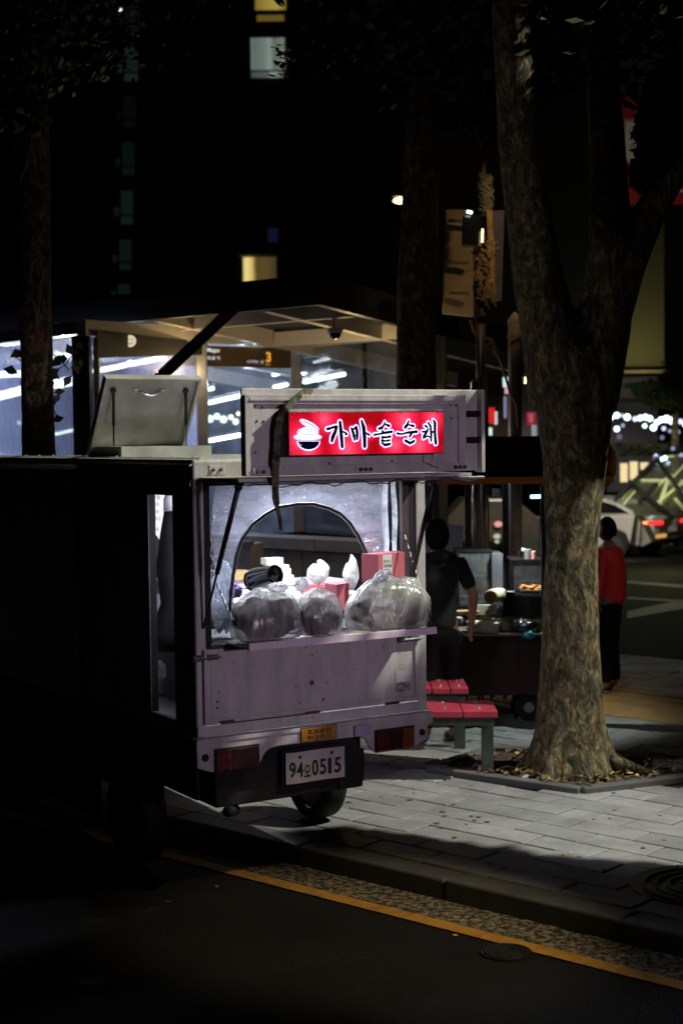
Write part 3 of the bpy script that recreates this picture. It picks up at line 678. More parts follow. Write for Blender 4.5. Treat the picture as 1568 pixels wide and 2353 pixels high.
ST = [ # syllables drawn with brush-like strokes (x, y), widths
 ([(428, 215), (448, 212)], [22, 24]), ([(448, 210), (480, 200), (512, 192)], [16, 20, 20]), ([(514, 196), (500, 240), (478, 290), (470, 325)], [24, 30, 34, 24]),
 ([(545, 152), (552, 230), (560, 320), (564, 376)], [26, 32, 30, 28]), ([(560, 235), (590, 248), (604, 262)], [10, 16, 22]), ([(603, 262), (590, 270)], [18, 6]),
 ([(652, 212), (668, 262), (678, 312)], [22, 26, 20]), ([(672, 214), (690, 196)], [16, 14]), ([(692, 200), (702, 250), (700, 306)], [26, 28, 20]), ([(664, 285), (705, 270)], [14, 14]),
 ([(742, 140), (760, 200), (768, 290), (770, 374)], [20, 34, 34, 30]), ([(780, 250), (800, 262), (812, 270)], [10, 20, 16]),
 ([(955, 150), (945, 180), (925, 205), (900, 212)], [10, 16, 26, 20]), ([(962, 172), (992, 186)], [16, 24]), ([(930, 232), (945, 250)], [16, 18]), ([(858, 268), (900, 262), (950, 250), (1018, 240)], [18, 14, 20, 22]),
 ([(930, 290), (960, 292), (1005, 284)], [22, 16, 20]), ([(928, 322), (960, 324), (998, 318)], [20, 14, 16]), ([(930, 345), (955, 362), (1000, 352)], [18, 24, 22]), ([(932, 290), (932, 345)], [14, 14]),
 ([(1172, 140), (1162, 175), (1140, 200)], [14, 26, 26]), ([(1180, 178), (1215, 188)], [12, 24]), ([(1068, 256), (1110, 262), (1160, 248), (1245, 240)], [20, 14, 18, 24]), ([(1200, 248), (1180, 285)], [26, 18]),
 ([(1142, 322), (1185, 345), (1215, 330), (1222, 322)], [24, 24, 22, 18]),
 ([(1322, 186), (1340, 196)], [18, 18]), ([(1293, 240), (1325, 240), (1345, 235)], [12, 20, 16]), ([(1350, 215), (1335, 245), (1312, 285), (1308, 300)], [16, 22, 26, 16]), ([(1310, 296), (1345, 280), (1365, 290)], [14, 14, 12]),
 ([(1352, 158), (1372, 190), (1378, 260), (1376, 325)], [18, 22, 22, 18]), ([(1400, 136), (1412, 160), (1412, 250), (1420, 345)], [18, 28, 26, 28]), ([(1375, 245), (1410, 240)], [16, 16])]
for pts, ws in ST:
    art.stroke(pts, ws, 0, 32); art.stroke(pts, ws, 1, 22); art.stroke(pts, ws, 2, 2)
def ell(cx, cy, rx, ry, a0=0, a1=2 * math.pi, n=28, rot=0):
    out = []
    for i in range(n):
        t = a0 + (a1 - a0) * i / (n - 1 if a1 - a0 < 6.2 else n); x = rx * math.cos(t); y = ry * math.sin(t)
        out.append((cx + x * math.cos(rot) - y * math.sin(rot), cy + x * math.sin(rot) + y * math.cos(rot)))
    return out
# iron pot of rice with its lid lifted
art.poly(ell(258, 322, 112, 96, 0, math.pi), 0); art.poly(ell(251, 290, 134, 40), 0, .00004); art.poly(ell(252, 250, 104, 56), 0, .00008); art.poly(ell(266, 178, 104, 34, rot=.5), 0, .00012)
art.poly(ell(258, 325, 106, 90, 0, math.pi), 1); art.poly(ell(251, 290, 128, 34), 1, .00004); art.poly(ell(252, 248, 98, 48), 1, .00008); art.poly(ell(266, 178, 98, 28, rot=.5), 1, .00012)
art.poly(ell(258, 327, 98, 76, 0.02, math.pi - .02), 2)
for pts in ([(160, 240), (200, 262), (250, 268), (310, 262), (345, 245)], [(160, 240), (200, 224), (250, 220), (300, 224), (340, 236)], [(158, 240), (160, 262)], [(345, 240), (342, 268)], [(190, 142), (240, 160), (310, 195), (345, 218)], [(190, 150), (230, 180), (290, 205), (345, 222)],
            [(215, 145), (270, 165), (340, 215)], [(268, 150), (272, 132), (282, 130), (284, 146)], [(130, 290), (170, 312), (250, 322), (340, 312), (375, 290)], [(208, 236), (218, 240)], [(230, 236), (240, 240)], [(252, 234), (262, 238)], [(272, 236), (284, 240)]):
    art.stroke(pts, [3.5] * len(pts), 2)
art.stroke([(168, 350), (190, 368)], [3, 3], 3)
for k, mt in ((0, VGL), (1, WGL), (2, INKB), (3, WGL)): TB(art.m[k], ('letter_halo', 'letter_outline', 'lettering', 'highlight')[k], mt, sgn)
for x, y in ((122, 66), (446, 60), (800, 58), (1108, 50), (1438, 44), (76, 105), (1484, 98), (92, 435), (140, 462), (466, 450), (835, 440), (1132, 432), (1458, 426), (1510, 385)):
    p = cs(x, y); p.x = min(max(p.x, sx0 + .012), sx1 - .012); p.z = min(max(p.z, sz0 + .008), sz1 - .008); TB(MB().ball((p.x, YS - .003, p.z), (.004, .004, .004), 8, 5), 'screw', GALV, sgn)
TB(MB().tube([c4(1176, 484, YS + .01), c4(1180, 515, YS), c4(1200, 530, YS), c4(1210, 560, YA), c4(1205, 600, YA), c4(1150, 612, YA)], .0025, 6), 'cable', dull('pale_cable', (.5, .48, .42)), smooth=True)
m = MB(); N = 40; pts = []
for i in range(N + 1):
    x = ax0 + .02 + (bx1 - ax0 - .04) * i / N; pts.append((x, YA + .02, 1.985 + .008 * math.sin(i * .8) + .005 * math.sin(i * 2.1)))
TB(m.tube(pts, .003, 5), 'cable', BLACKM)
# struts
for (a, b, ya) in ((c1(318, 92, -.40), c1(118, 900, -.012), 0), (c1(1428, 70, -.40), c1(1262, 840, -.012), 0)):
    d = b - a
    TB(MB().cyl(a, a + d * .60, .0125, n=10), 'awning_strut', BLACKM, smooth=True); TB(MB().cyl(a + d * .58, b, .006, n=8), 'strut_rod', BLACKM)
    TB(MB().ball(a, .02, 8, 6), 'strut_joint', BLACKM)
# folding shelf with bright aluminium edge, on chains
shx0, shx1 = -.525, .54
sh = TB(MB().box(shx0, shx1, -.262, -.03, 1.213, 1.222), 'shelf', GALV)
TB(MB().slab([(shx0, -.283, 1.206), (shx0, -.280, 1.241), (shx0, -.2625, 1.241), (shx0, -.2625, 1.206)], (shx1 - shx0, 0, 0)), 'shelf_edge', dull('pale_aluminium', (.92, .8, .88), (.8, .68, .76), .4, .0, 20, kind='Object'), sh, bevel=.002)
TB(MB().box(-.60, .56, -.03, .10, 1.195, 1.212), 'opening_sill', dull('dark_sill', (.06, .05, .05)), bevel=.003)
def chain(a, b, sag=.02, n=16):
    m = MB(); L = (b - a).length; n = int(L / .022)
    P = [a + (b - a) * (i / n) - Vector((0, 0, sag * 4 * (i / n) * (1 - i / n))) for i in range(n + 1)]
    for i in range(n):
        c = (P[i] + P[i + 1]) / 2; d = (P[i + 1] - P[i]).normalized(); side_ = d.cross(Vector((0, 1, 0)) if i % 2 else Vector((1, 0, .3))).normalized()
        ring = [c + d * (.0165 * math.cos(t)) + side_ * (.006 * math.sin(t)) for t in [k * math.pi / 5 for k in range(10)]]
        m.tube(ring + [ring[0]], .0021, 5, caps=False)
    return m
STEEL = dull('chain_steel', (.3, .3, .3), rough=.35, metal=1)
a, b = c1(188, 628, -.03), c1(288, 850, -.25); TB(chain(a, b, .01), 'chain', STEEL)
a, b = c1(1258, 340, -.005), c1(1432, 885, -.26); TB(chain(a, b, .02), 'chain', STEEL)
# zipped clear vinyl curtain with arched opening
VIN = sheet('clear_vinyl', col=(.78, .82, .98), gloss=.3, wave=4.2, haze=.25, rough=.13, bstr=1.0, stretch=(1, 1, 2.6), hs=1.2)
arch = [(262, 800), (275, 700), (285, 600), (305, 490), (340, 390), (400, 300), (470, 250), (560, 205), (650, 190), (740, 187), (830, 210), (900, 245), (960, 300), (1010, 370), (1050, 470), (1068, 560), (1075, 640)]
YV = .12
AP = [c1(x, y, YV) for x, y in arch]
l0 = c1(168, 90, YV).x; r0_ = c1(1140, 90, YV).x; top = 1.985; bot = 1.235
def wav(p): return Vector((p.x, YV + .010 * math.sin(p.x * 17 + p.z * 9) + .008 * math.sin(p.z * 21 - p.x * 8), p.z))
m = MB(); NR = 14
per = []
for i, p in enumerate(AP):
    t = i / (len(AP) - 1)
    if t < .3: q = Vector((l0, 0, bot + (top - bot) * (t / .3)))
    elif t < .75: q = Vector((l0 + (r0_ - l0) * ((t - .3) / .45), 0, top))
    else: q = Vector((r0_, 0, top - (top - bot) * ((t - .75) / .25)))
    per.append(q)
for i in range(len(AP)):
    for j in range(NR + 1): m.v.append(wav(AP[i] + (per[i] - AP[i]) * (j / NR)))
for i in range(len(AP) - 1):
    for j in range(NR):
        a = i * (NR + 1) + j; m.f.append((a, a + 1, a + NR + 2, a + NR + 1))
cur = TB(m, 'vinyl_curtain', VIN, smooth=True)
fine = []
for i in range(len(AP) - 1):
    for k in range(4): fine.append(wav(AP[i] + (AP[i + 1] - AP[i]) * (k / 4)) + Vector((0, -.004, 0)))
TB(MB().tube(fine, .0085, 6), 'zip_tape', BLACKM, cur, smooth=True)
ins = [p + Vector((0, -.003, 0)) + ((c1(670, 560, YV) - p) * .0) for p in fine]
m = MB()
cenA = c1(670, 520, YV)
for i in range(0, len(fine) - 1):
    for k in range(3):
        p = fine[i] + (fine[i + 1] - fine[i]) * (k / 3); d = (cenA - p); d.y = 0; d.normalize(); p = p + d * .010; m.box(p.x - .0016, p.x + .0016, p.y - .004, p.y, p.z - .0016, p.z + .0016)
stuff(TB(m, 'zip_teeth', ALU, cur))
BAND = sheet('milky_band', col=(.75, .82, .9), gloss=.15, wave=5, haze=.75, rough=.2)
for xa, xb in ((1132, 1165), (1186, 1214)):
    m = MB(); a, b = c1(xa, 70, YV).x, c1(xb, 70, YV).x; n = 16
    for i in range(n + 1):
        z = top - (top - 1.22) * i / n; dx = .004 * math.sin(i * .9 + xa); m.v += [Vector((a + dx, YV - .012 + .006 * math.sin(i * .7), z)), Vector((b + dx, YV - .012 + .006 * math.sin(i * .7 + 1), z))]
    for i in range(n): m.f.append((2 * i, 2 * i + 2, 2 * i + 3, 2 * i + 1))
    TB(m, 'curtain_edge_band', BAND, smooth=True)
m = MB(); a, b = c1(108, 120, YV), c1(160, 900, YV); n = 18
for i in range(n + 1):
    z = a.z + (b.z - a.z) * i / n; m.v += [Vector((a.x, YV - .01, z)), Vector(((a.x + b.x) / 2, YV + .02 * math.sin(i * .6), z)), Vector((b.x, YV + .01 * math.sin(i), z))]
for i in range(n):
    for k in range(2): q = 3 * i + k; m.f.append((q, q + 1, q + 4, q + 3))
TB(m, 'curtain_fold', sheet('smoky_vinyl', col=(.5, .5, .55), gloss=.3, wave=8, haze=.3, rough=.1), smooth=True)
TB(MB().tube([c1(176, 250, .04), c1(150, 330, .04), c1(172, 420, .03), c1(155, 470, .03), c1(180, 520, .03), c1(160, 560, .02), c1(178, 600, .02)], .006, 6), 'twisted_plastic_cord', sheet('cord_plastic', gloss=.6, haze=.6), smooth=True)
# counter inside and its light
ZC = 1.345
TB(MB().box(.02, .62, .5, 2.1, ZC - .03, ZC).box(-.30, .0199, .5, 1.16, ZC - .03, ZC), 'counter', WHITEP)
TB(MB().box(.02, .62, .5, 2.1, .76, ZC - .031).box(-.30, .0199, .5, 1.16, .76, ZC - .031), 'counter_body', DARK)
TB(MB().box(-.55, .5, .14, .5, 1.20, 1.215), 'inner_shelf', GALV)
TB(MB().box(-.25, .45, 1.0, 1.04, 2.025, 2.055), 'led_tube', glow('led_white', (.86, .9, 1), 5))
def tlight(name, typ, loc, power, color, **k):
    o = light(name, typ, (0, 0, 0), power, color, **k); o.parent = TT; o.location = loc; return o
tlight('truck_interior_light', 'AREA', (.05, .42, 2.015), 27, (.84, .88, 1.0), size=.7, size_y=.1)
# lit menu board on the front wall, seen through the gap of the side door
YM = 2.9
ma, mb_ = rear(335, 1128, YM), rear(415, 1238, YM)
mn = TB(MB().box(ma.x - .1, mb_.x + .2, YM, YM + .03, mb_.z, ma.z + .1), 'menu_board', glow('menu_backlight', (.85, .86, 1), 1.15))
def cm(x, y): return rear(295.1 + .2648 * x, 1082 + .2648 * y, YM - .004)
MR = MB(); MK = MB()
for txt, x0, x1, y0, y1, mm in (('지모둠', 170, 276, 205, 245, MK), ('대', 330, 364, 200, 238, MK), ('10,000', 178, 264, 272, 306, MR), ('12,000', 180, 264, 338, 370, MR), ('쌀+로종+김', 172, 275, 392, 432, MK), ('1324', 166, 262, 486, 525, MR), ('7', 214, 236, 552, 590, MK), ('문', 158, 175, 275, 305, MK)):
    put_text(mm, txt, cm(x0, y0), cm(x1, y0), cm(x0, y1), .0)
TB(MR, 'lettering', glow('menu_red', (.85, .03, .08), .8), mn); TB(MK, 'lettering', INK, mn)
#==PART3==
# ================================================================== THINGS IN AND ON THE TRUCK
def wt(p): return TR @ Vector(p)          # truck frame -> world
def bag_mat(name, a, tint=(.75, .76, .78)):
    m, nt, out = mat_new(name); co = tex_coord(nt, (1, 1, 1), 'Object')
    t = nt.nodes.new('ShaderNodeBsdfTransparent'); g = nt.nodes.new('ShaderNodeBsdfGlossy'); g.inputs['Roughness'].default_value = .28
    tl = nt.nodes.new('ShaderNodeBsdfTranslucent'); tl.inputs[0].default_value = (*tint, 1); df = nt.nodes.new('ShaderNodeBsdfDiffuse'); df.inputs[0].default_value = (*tint, 1)
    bp = nt.nodes.new('ShaderNodeBump'); bp.inputs['Strength'].default_value = .7; bp.inputs['Distance'].default_value = .014
    n1 = noise_n(nt, tex_coord(nt, (1, 1, .35), 'Object'), 11, 3, .5, 2.5); nt.links.new(n1, bp.inputs['Height'])
    for s in (g, df): nt.links.new(bp.outputs[0], s.inputs['Normal'])
    x = nt.nodes.new('ShaderNodeMixShader'); x.inputs[0].default_value = .5; nt.links.new(tl.outputs[0], x.inputs[1]); nt.links.new(df.outputs[0], x.inputs[2])
    y = nt.nodes.new('ShaderNodeMixShader'); nt.links.new(ramp(nt, noise_n(nt, tex_coord(nt, (1, 1, .3), 'Object'), 9, 4, .6, 2), [(.35, (a * .5,) * 3), (.7, (min(1, a * 2.0),) * 3)]), y.inputs[0]); nt.links.new(t.outputs[0], y.inputs[1]); nt.links.new(x.outputs[0], y.inputs[2])
    z = nt.nodes.new('ShaderNodeMixShader'); z.inputs[0].default_value = .10; nt.links.new(y.outputs[0], z.inputs[1]); nt.links.new(g.outputs[0], z.inputs[2]); nt.links.new(z.outputs[0], out.inputs[0]); return m
BAGM = bag_mat('thin_plastic_bag', .56, (.70, .71, .68)); KNOT = bag_mat('gathered_plastic', .8, (.85, .87, .9))
FOOD = dull('dark_food_parcels', (.20, .165, .12), (.04, .032, .026), .5, scale=7, kind='Object', bump=.5, bscale=10)
def crumple(seed, amp=.05, lump=.10, film=False):
    def g(d):
        a = math.atan2(d.y, d.x); n1 = noise.noise(Vector((math.cos(a) * 3.2, math.sin(a) * 3.2, d.z * 1.1 + seed)))
        c1_ = (1 - abs(n1)) ** 6; n2 = noise.noise(Vector((math.cos(a) * 7.5 + d.z * 1.5, math.sin(a) * 7.5, d.z * 2.2 + seed * 3))); c2_ = (1 - abs(n2)) ** 5
        m_ = noise.noise(d * 1.3 + Vector((seed, 0, 0)))
        q = max(abs(d.x), abs(d.y) * .9, abs(d.z) * .95); box = (1 / q) ** .22
        return box * (1 + .15 * m_ + .04 * (c1_ - .4) + .018 * (c2_ - .4))
    if film: return g
    def f(d):
        q = d * 2.0 + Vector((seed, seed * 2.3, 0)); a = noise.noise(q) * lump
        r = 1 - abs(noise.noise(Vector((d.x * 4.4, d.y * 4.4, d.z * 2.4)) + Vector((seed * 5, 1, 2))))
        r2 = 1 - abs(noise.noise(Vector((d.x * 9, d.y * 9, d.z * 5)) + Vector((seed, 4, 9))))
        k = 1 + a + amp * (r ** 3 - .45) + amp * .45 * (r2 ** 3 - .4)
        return k
    return f
def bag(c, r, seed, label, knot, tilt=0):
    """a tied bag: c centre of base in the truck frame"""
    t = thing('plastic_bag', label, 'plastic bag', wt(c), group='tied plastic bags on the rear shelf')
    m = MB(); f = crumple(seed, film=True)
    cc = Vector(c) + Vector((0, 0, r[2]))
    def g(d):
        k = f(d)
        if d.z < -.35: k *= 1.0
        return k
    m.ball(cc, (r[0] * .92, r[1] * .92, r[2] * .92), 96, 60, g)
    for p in m.v:
        z = (p.z - cc.z) / r[2]
        if z < -.55: p.z = cc.z - r[2] * (.55 + (-.55 - z) * .25) ; 
        e = max(abs(p.x - cc.x) / r[0], 0)
        if z < 0: p.x = cc.x + (p.x - cc.x) * (1 + .10 * min(1, -z))
    zmin = min(p.z for p in m.v)
    for p in m.v: p.z -= zmin - c[2] - .002
    m.v = [wt(p) for p in m.v]; m.build('bag_skin', BAGM, t, smooth=True)
    m = MB(); m.ball(cc + Vector((0, 0, -r[2] * .32)), (r[0] * .88, r[1] * .8, r[2] * .62), 28, 16, crumple(seed + 9, .03, .3))
    zmin = min(p.z for p in m.v)
    for p in m.v: p.z = max(p.z, c[2] + .012)
    m.v = [wt(p) for p in m.v]; m.build('contents', FOOD, t, smooth=True)
    m = MB(); kc = Vector(knot[0]); kr = knot[1]
    def h(d): return 1 + .35 * (abs(noise.noise(d * 2.6 + Vector((seed, 0, 0))) ) - .2) + .12 * math.sin(math.atan2(d.y, d.x) * 7)
    m.ball(kc, kr, 32, 18, h); m.v = [wt(p) for p in m.v]; m.build('knot', KNOT, t, smooth=True)
    return t
# pixel anchors give their place along the shelf; they sit at their real depth on the shelf and sill
def sx(u, v, y): return rear(u, v, y).x
ZS = 1.223
def xs(cx, y): return c1(cx, 850, y).x
b1 = bag(((xs(262, -.13) + xs(692, -.13)) / 2, -.12, ZS), ((xs(692, -.13) - xs(262, -.13)) / 2 * .93, .125, .158), 1.3, 'wide sagging clear plastic bag, leftmost on the shelf, full of dark food', (c1(545, 665, -.12), (.05, .035, .022)))
b2 = bag(((xs(645, -.15) + xs(903, -.15)) / 2, -.16, ZS), ((xs(903, -.15) - xs(645, -.15)) / 2 * .96, .10, .145), 4.1, 'smallest tied clear plastic bag, between its two larger neighbours on the shelf', (c1(680, 650, -.15), (.034, .03, .03)))
b3 = bag(((xs(920, -.14) + xs(1412, -.14)) / 2, -.14, ZS), ((xs(1412, -.14) - xs(920, -.14)) / 2 * .94, .125, .165), 7.7, 'large crumpled plastic bag with a round knot at the right end of the shelf', (c1(1150, 625, -.14), (.055, .04, .045)))
m = MB(); m.ball(c1(1275, 655, -.13), (.08, .06, .045), 30, 16, crumple(3.2, .15, .2)); m.v = [wt(p) for p in m.v]; m.build('ear', KNOT, b3, smooth=True)
t4 = thing('plastic_bag', 'tall pale blue carrier bag standing against the left side of the rear opening', 'plastic bag', wt((c1(230, 850, .16).x, .18, 1.216)))
m = MB(); m.ball(c1(225, 720, .18), (.055, .06, .17), 30, 24, crumple(6.4, .2, .2)); m.v = [wt(Vector((p.x, p.y, max(p.z, 1.217)))) for p in m.v]; m.build('bag_skin', bag_mat('bluish_plastic', .7, (.6, .72, .9)), t4, smooth=True)
m = MB(); m.ball(c1(240, 820, .19), (.05, .05, .05), 16, 12, crumple(2.4, .2, .2)); m.v = [wt(p) for p in m.v]; m.build('contents', dull('navy_cloth', (.03, .05, .16), rough=.7), t4, smooth=True)
PURP = dull('purple_glove', (.22, .12, .42), (.12, .06, .26), .6)
m = MB(); m.ball(c1(305, 690, .2), (.03, .03, .03), 14, 10, crumple(8.4, .4, .4)); m.ball(c1(298, 668, .22), (.02, .02, .025), 12, 8, crumple(1.4, .4, .4)); m.v = [wt(p) for p in m.v]
tag(m.build('rubber_glove', PURP, smooth=True), 'purple crumpled glove just behind the zip of the vinyl curtain', 'glove')
# black tapered cup lying tipped
ax = c1(420, 640, .12); bx = c1(535, 565, .02)
t = thing('black_tumbler', 'shiny black tapered cup lying tipped behind the left plastic bag', 'cup', wt(ax))
ca = wt(c1(425, 620, .16)); cb_ = wt(c1(528, 592, .02)); dv = (cb_ - ca).normalized()
GLB = dull('gloss_black_plastic', (.01, .01, .012), rough=.16, bump=0, coat=.6)
m = MB(); m.tube([ca - dv * .045, ca - dv * .04, ca, cb_ - dv * .01, cb_, cb_ + dv * .002, cb_ - dv * .02], [.030, .056, .060, .047, .048, .040, .038], 32); m.build('cup_body', GLB, t, smooth=True)
m = MB(); m.tube([cb_ - dv * .003, cb_ + dv * .004], [.049, .049], 32, caps=False); m.build('rim', BLACKM, t, smooth=True)
# pink tissue boxes and tissues
TISS = sheet('tissue_paper', col=(.95, .96, 1.0), gloss=.02, wave=6, haze=1.4)
def obox(m, c, a, b, h):   # c = corner base, a and b edge vectors (world)
    c, a, b = Vector(c), Vector(a), Vector(b); m.slab([c, c + a, c + a + b, c + b], (0, 0, h)); return m
def corner_box(name, label, cat, left, mid, right, ymid, hpx, mat, rootz=None, dl=.06, dr=.08):
    """box seen on its edge: the near vertical edge at 'mid', the left and right corners farther in"""
    M_ = wt(c1(*mid, ymid)); L_c = wt(c1(*left, ymid + dl)); R_c = wt(c1(*right, ymid + dr)); zt_ = M_.z; zb = wt(c1(mid[0], mid[1] + hpx, ymid)).z
    L_c.z = R_c.z = M_.z; F_ = L_c + R_c - M_
    t = thing(name, label, cat, (M_.x, M_.y, zb)); m = MB(); m.slab([Vector((p.x, p.y, zb)) for p in (M_, R_c, F_, L_c)], (0, 0, zt_ - zb)); m.build('carton', mat, t, bevel=.002)
    return t, M_, R_c, F_, L_c, zb, zt_
tb, M_, R_c, F_, L_c, zb, zt_ = corner_box('tissue_box', 'large pink carton with a white 150 label, topmost behind the right bag', 'tissue box', (1022, 487), (1118, 476), (1305, 525), -.06, 165, PINK, dl=.08, dr=.08)
d = (R_c - M_); n = Vector((d.y, -d.x, 0)).normalized() * .0015
a_, b_ = M_ + d * .12, M_ + d * .40; H_ = zt_ - zb
m = MB(); m.face([a_ + n + Vector((0, 0, -.006)), b_ + n + Vector((0, 0, -.006)), b_ + n + Vector((0, 0, -.85 * H_)), a_ + n + Vector((0, 0, -.85 * H_))]); lb = m.build('label_patch', WHITEP, tb, solid=.0008)
m = MB()
def lab(txt, x0, x1, z0, z1, bold=0): put_text(m, txt, a_ + (b_ - a_) * x0 + n * 1.8 + Vector((0, 0, -H_ * z0)), a_ + (b_ - a_) * x1 + n * 1.8 + Vector((0, 0, -H_ * z0)), a_ + (b_ - a_) * x0 + n * 1.8 + Vector((0, 0, -H_ * z1)), bold)
lab('뽑아쓰는', .08, .92, .22, .34); lab('키친타올', .06, .94, .38, .50, .02); lab('150', .06, .68, .54, .72, .03); lab('매', .74, .92, .62, .70); m.build('lettering', INK, tb)
a2, b2_ = M_ + d * .86, M_ + d * .98
m = MB(); m.face([a2 + n + Vector((0, 0, -.3 * H_)), b2_ + n + Vector((0, 0, -.3 * H_)), b2_ + n + Vector((0, 0, -.5 * H_)), a2 + n + Vector((0, 0, -.5 * H_))]); m.build('yellow_mark', dull('yellow_ink', (.8, .5, .05)), tb)
corner_box('tissue_box', 'small pink carton between the middle and right plastic bags', 'tissue box', (812, 642), (880, 650), (950, 640), .0, 155, PINK, dl=.12, dr=.05)
def tissue(cx, cy, y, rx, rz, seed, label):
    m = MB(); c = c1(cx, cy, y)
    def f(d): 
        a = math.atan2(d.y, d.x); return 1 + .25 * math.sin(a * 3 + seed) * abs(d.z + .2) + .22 * (abs(noise.noise(d * 1.7 + Vector((seed, 0, 0)))) - .2) + .35 * max(0, d.z) * math.sin(a * 2 + seed)
    m.ball(c, (rx, rx * .6, rz), 26, 16, f); m.v = [wt(p) for p in m.v]; tag(m.build('tissue', TISS), label, 'tissue')
tissue(768, 590, .55, .062, .048, 2.2, 'white tissue puffing out of the flat pink box in the middle')
tissue(962, 590, .5, .05, .075, 5.1, 'white tissue rising left of the large pink carton')
p = wt((.10, .46, 1.346)); r_, f_ = Vector((.857, .515, 0)), Vector((-.515, .857, 0))
def on(x0, x1, y0, y1, z0, z1): return MB().slab([wt((x0, y0, z0)), wt((x1, y0, z0)), wt((x1, y1, z0)), wt((x0, y1, z0))], (0, 0, z1 - z0))
t = thing('tissue_box', 'flat open pink tray box lying below the middle tissue', 'tissue box', wt((.12, .58, ZC)))
xa, xb = c1(735, 640, .55).x, c1(935, 640, .55).x
on(xa, xb, .52, .68, ZC + .001, ZC + .05).build('carton', PINK, t, bevel=.002)
# white tubs and tray on the counter
t = thing('white_tray', 'long white rimmed tray across the back of the counter', 'tray', wt((-.0, .9, ZC)))
xa, xb = c1(255, 600, .9).x, c1(700, 600, .9).x
on(max(xa, -.29), xb + .25, .82, 1.14, ZC + .001, ZC + .035).build('tray_body', WHITEP, t, bevel=.008)
on(max(xa, -.29) - .006, xb + .256, .815, 1.145, ZC + .036, ZC + .043).build('rim', WHITEP, t, bevel=.003)
t = thing('white_tub', 'stepped cream plastic tub standing on the white tray behind the cup', 'tub', wt((0, 1.0, ZC)))
cx_ = c1(560, 600, 1.0).x; CREAM = dull('cream_plastic', (.82, .82, .72), (.75, .75, .66), .45)
for (w_, z0, z1) in ((.088, .044, .075), (.070, .0755, .115), (.060, .1155, .135)): on(cx_ - w_, cx_ + w_, 1.0, 1.0 + w_ * 1.6, ZC + z0, ZC + z1).build('tub_tier', CREAM, t, bevel=.006)
t = thing('white_carton', 'small white open carton on top of the cream tub', 'carton', wt((cx_, 1.05, ZC + .135)))
on(cx_ - .075, cx_ + .035, 1.03, 1.10, ZC + .1365, ZC + .175).build('carton', WHITEP, t, bevel=.002)
m = MB(); ccb = wt((c1(270, 575, 1.0).x, 1.0, ZC + .075)); m.cyl(ccb, ccb + Vector((0, 0, .045)), .11, n=28)
t = thing('cutting_board', 'round wooden board with pale top standing at the left of the counter', 'cutting board', ccb); m.build('board', dull('wood_edge', (.5, .36, .15), (.35, .22, .08), .6), t, bevel=.003)
m = MB(); m.cyl(ccb + Vector((0, 0, -.075)), ccb + Vector((0, 0, -.001)), .09, n=24); m.build('stand', WHITEP, t)
# worn strap slung over the sign panel
STR = dull('webbing', (.20, .19, .11), (.035, .033, .025), .9, scale=25, bump=.8, bscale=160, lo=.4, hi=.6)
pts = [c4(512, 132, -.36), c4(470, 115, -.40), c4(430, 122, -.45), c4(385, 165, -.50), c4(335, 215, -.52), c4(300, 262, -.50), c4(288, 320, -.50), c4(280, 420, -.49), c4(272, 560, -.49), c4(270, 650, -.47), c4(272, 735, -.44), c4(284, 800, -.42), c4(298, 860, -.41), c4(305, 918, -.41)]
m = MB(); n = len(pts); sub = []
for i in range(n - 1):
    for k in range(4): sub.append(pts[i].lerp(pts[i + 1], k / 4))
sub.append(pts[-1])
for i, p in enumerate(sub):
    d = (sub[min(i + 1, len(sub) - 1)] - sub[max(i - 1, 0)]); d.y = 0; d.normalize(); tw = i / len(sub)
    nn = Vector((-d.z, .35 * math.sin(tw * 8), d.x)) * (.0155 * (1 + .06 * math.sin(i * 1.3)) * (.62 if tw > .8 else 1)); m.v += [p + nn, p - nn]
for i in range(len(sub) - 1): m.f.append((2 * i, 2 * i + 2, 2 * i + 3, 2 * i + 1))
m.v = [wt(p) for p in m.v]; tag(m.build('strap', STR, solid=.006), 'worn khaki webbing strap slung over the red sign panel and hanging down', 'strap')
# odds and ends seen through the gap of the side door
def cm2(x, y, yy): return rear(295.1 + .2648 * x, 1082 + .2648 * y, yy)
t = thing('slatted_crate', 'dark grey slatted crate standing inside the side door gap', 'crate', wt(cm2(230, 1250, 1.6)))
c_ = cm2(225, 1160, 1.5)
for k in range(5): p = cm2(225, 1085 + k * 38, 1.5); on(p.x - .08, p.x + .05 + .004 * k, 1.5, 1.53, p.z - .013, p.z + .011).build('slat', dull('grey_slat', (.25, .27, .26)), t)
on(c_.x - .09, c_.x + .07, 1.54, 1.75, c_.z - .12, c_.z + .1).build('crate_body', DARK, t)
on(-.60, .0, 1.75, 2.0, .77, cm2(0, 1270, 1.6).z).build('cabinet', DARK).name = 'base_cabinet'
o = bpy.data.objects['base_cabinet']; tag(o, 'dark low cabinet inside the truck below the slatted crate', 'cabinet')
p = cm2(250, 1740, 1.3); m = MB(); m.ball(p, (.05, .05, .06), 20, 14, crumple(5.5, .3, .2)); m.v = [wt(q) for q in m.v]; tag(m.build('plastic_bag', KNOT, smooth=True), 'small clear bag low inside the side door gap', 'plastic bag')
p = cm2(265, 1860, 1.3); m = MB(); m.cyl(wt(p - Vector((0, 0, .04))), wt(p + Vector((0, 0, .035))), .045, n=20); tag(m.build('grey_pot', dull('grey_pot', (.25, .28, .28)), smooth=False), 'grey round pot beneath the small bag inside the truck', 'pot')
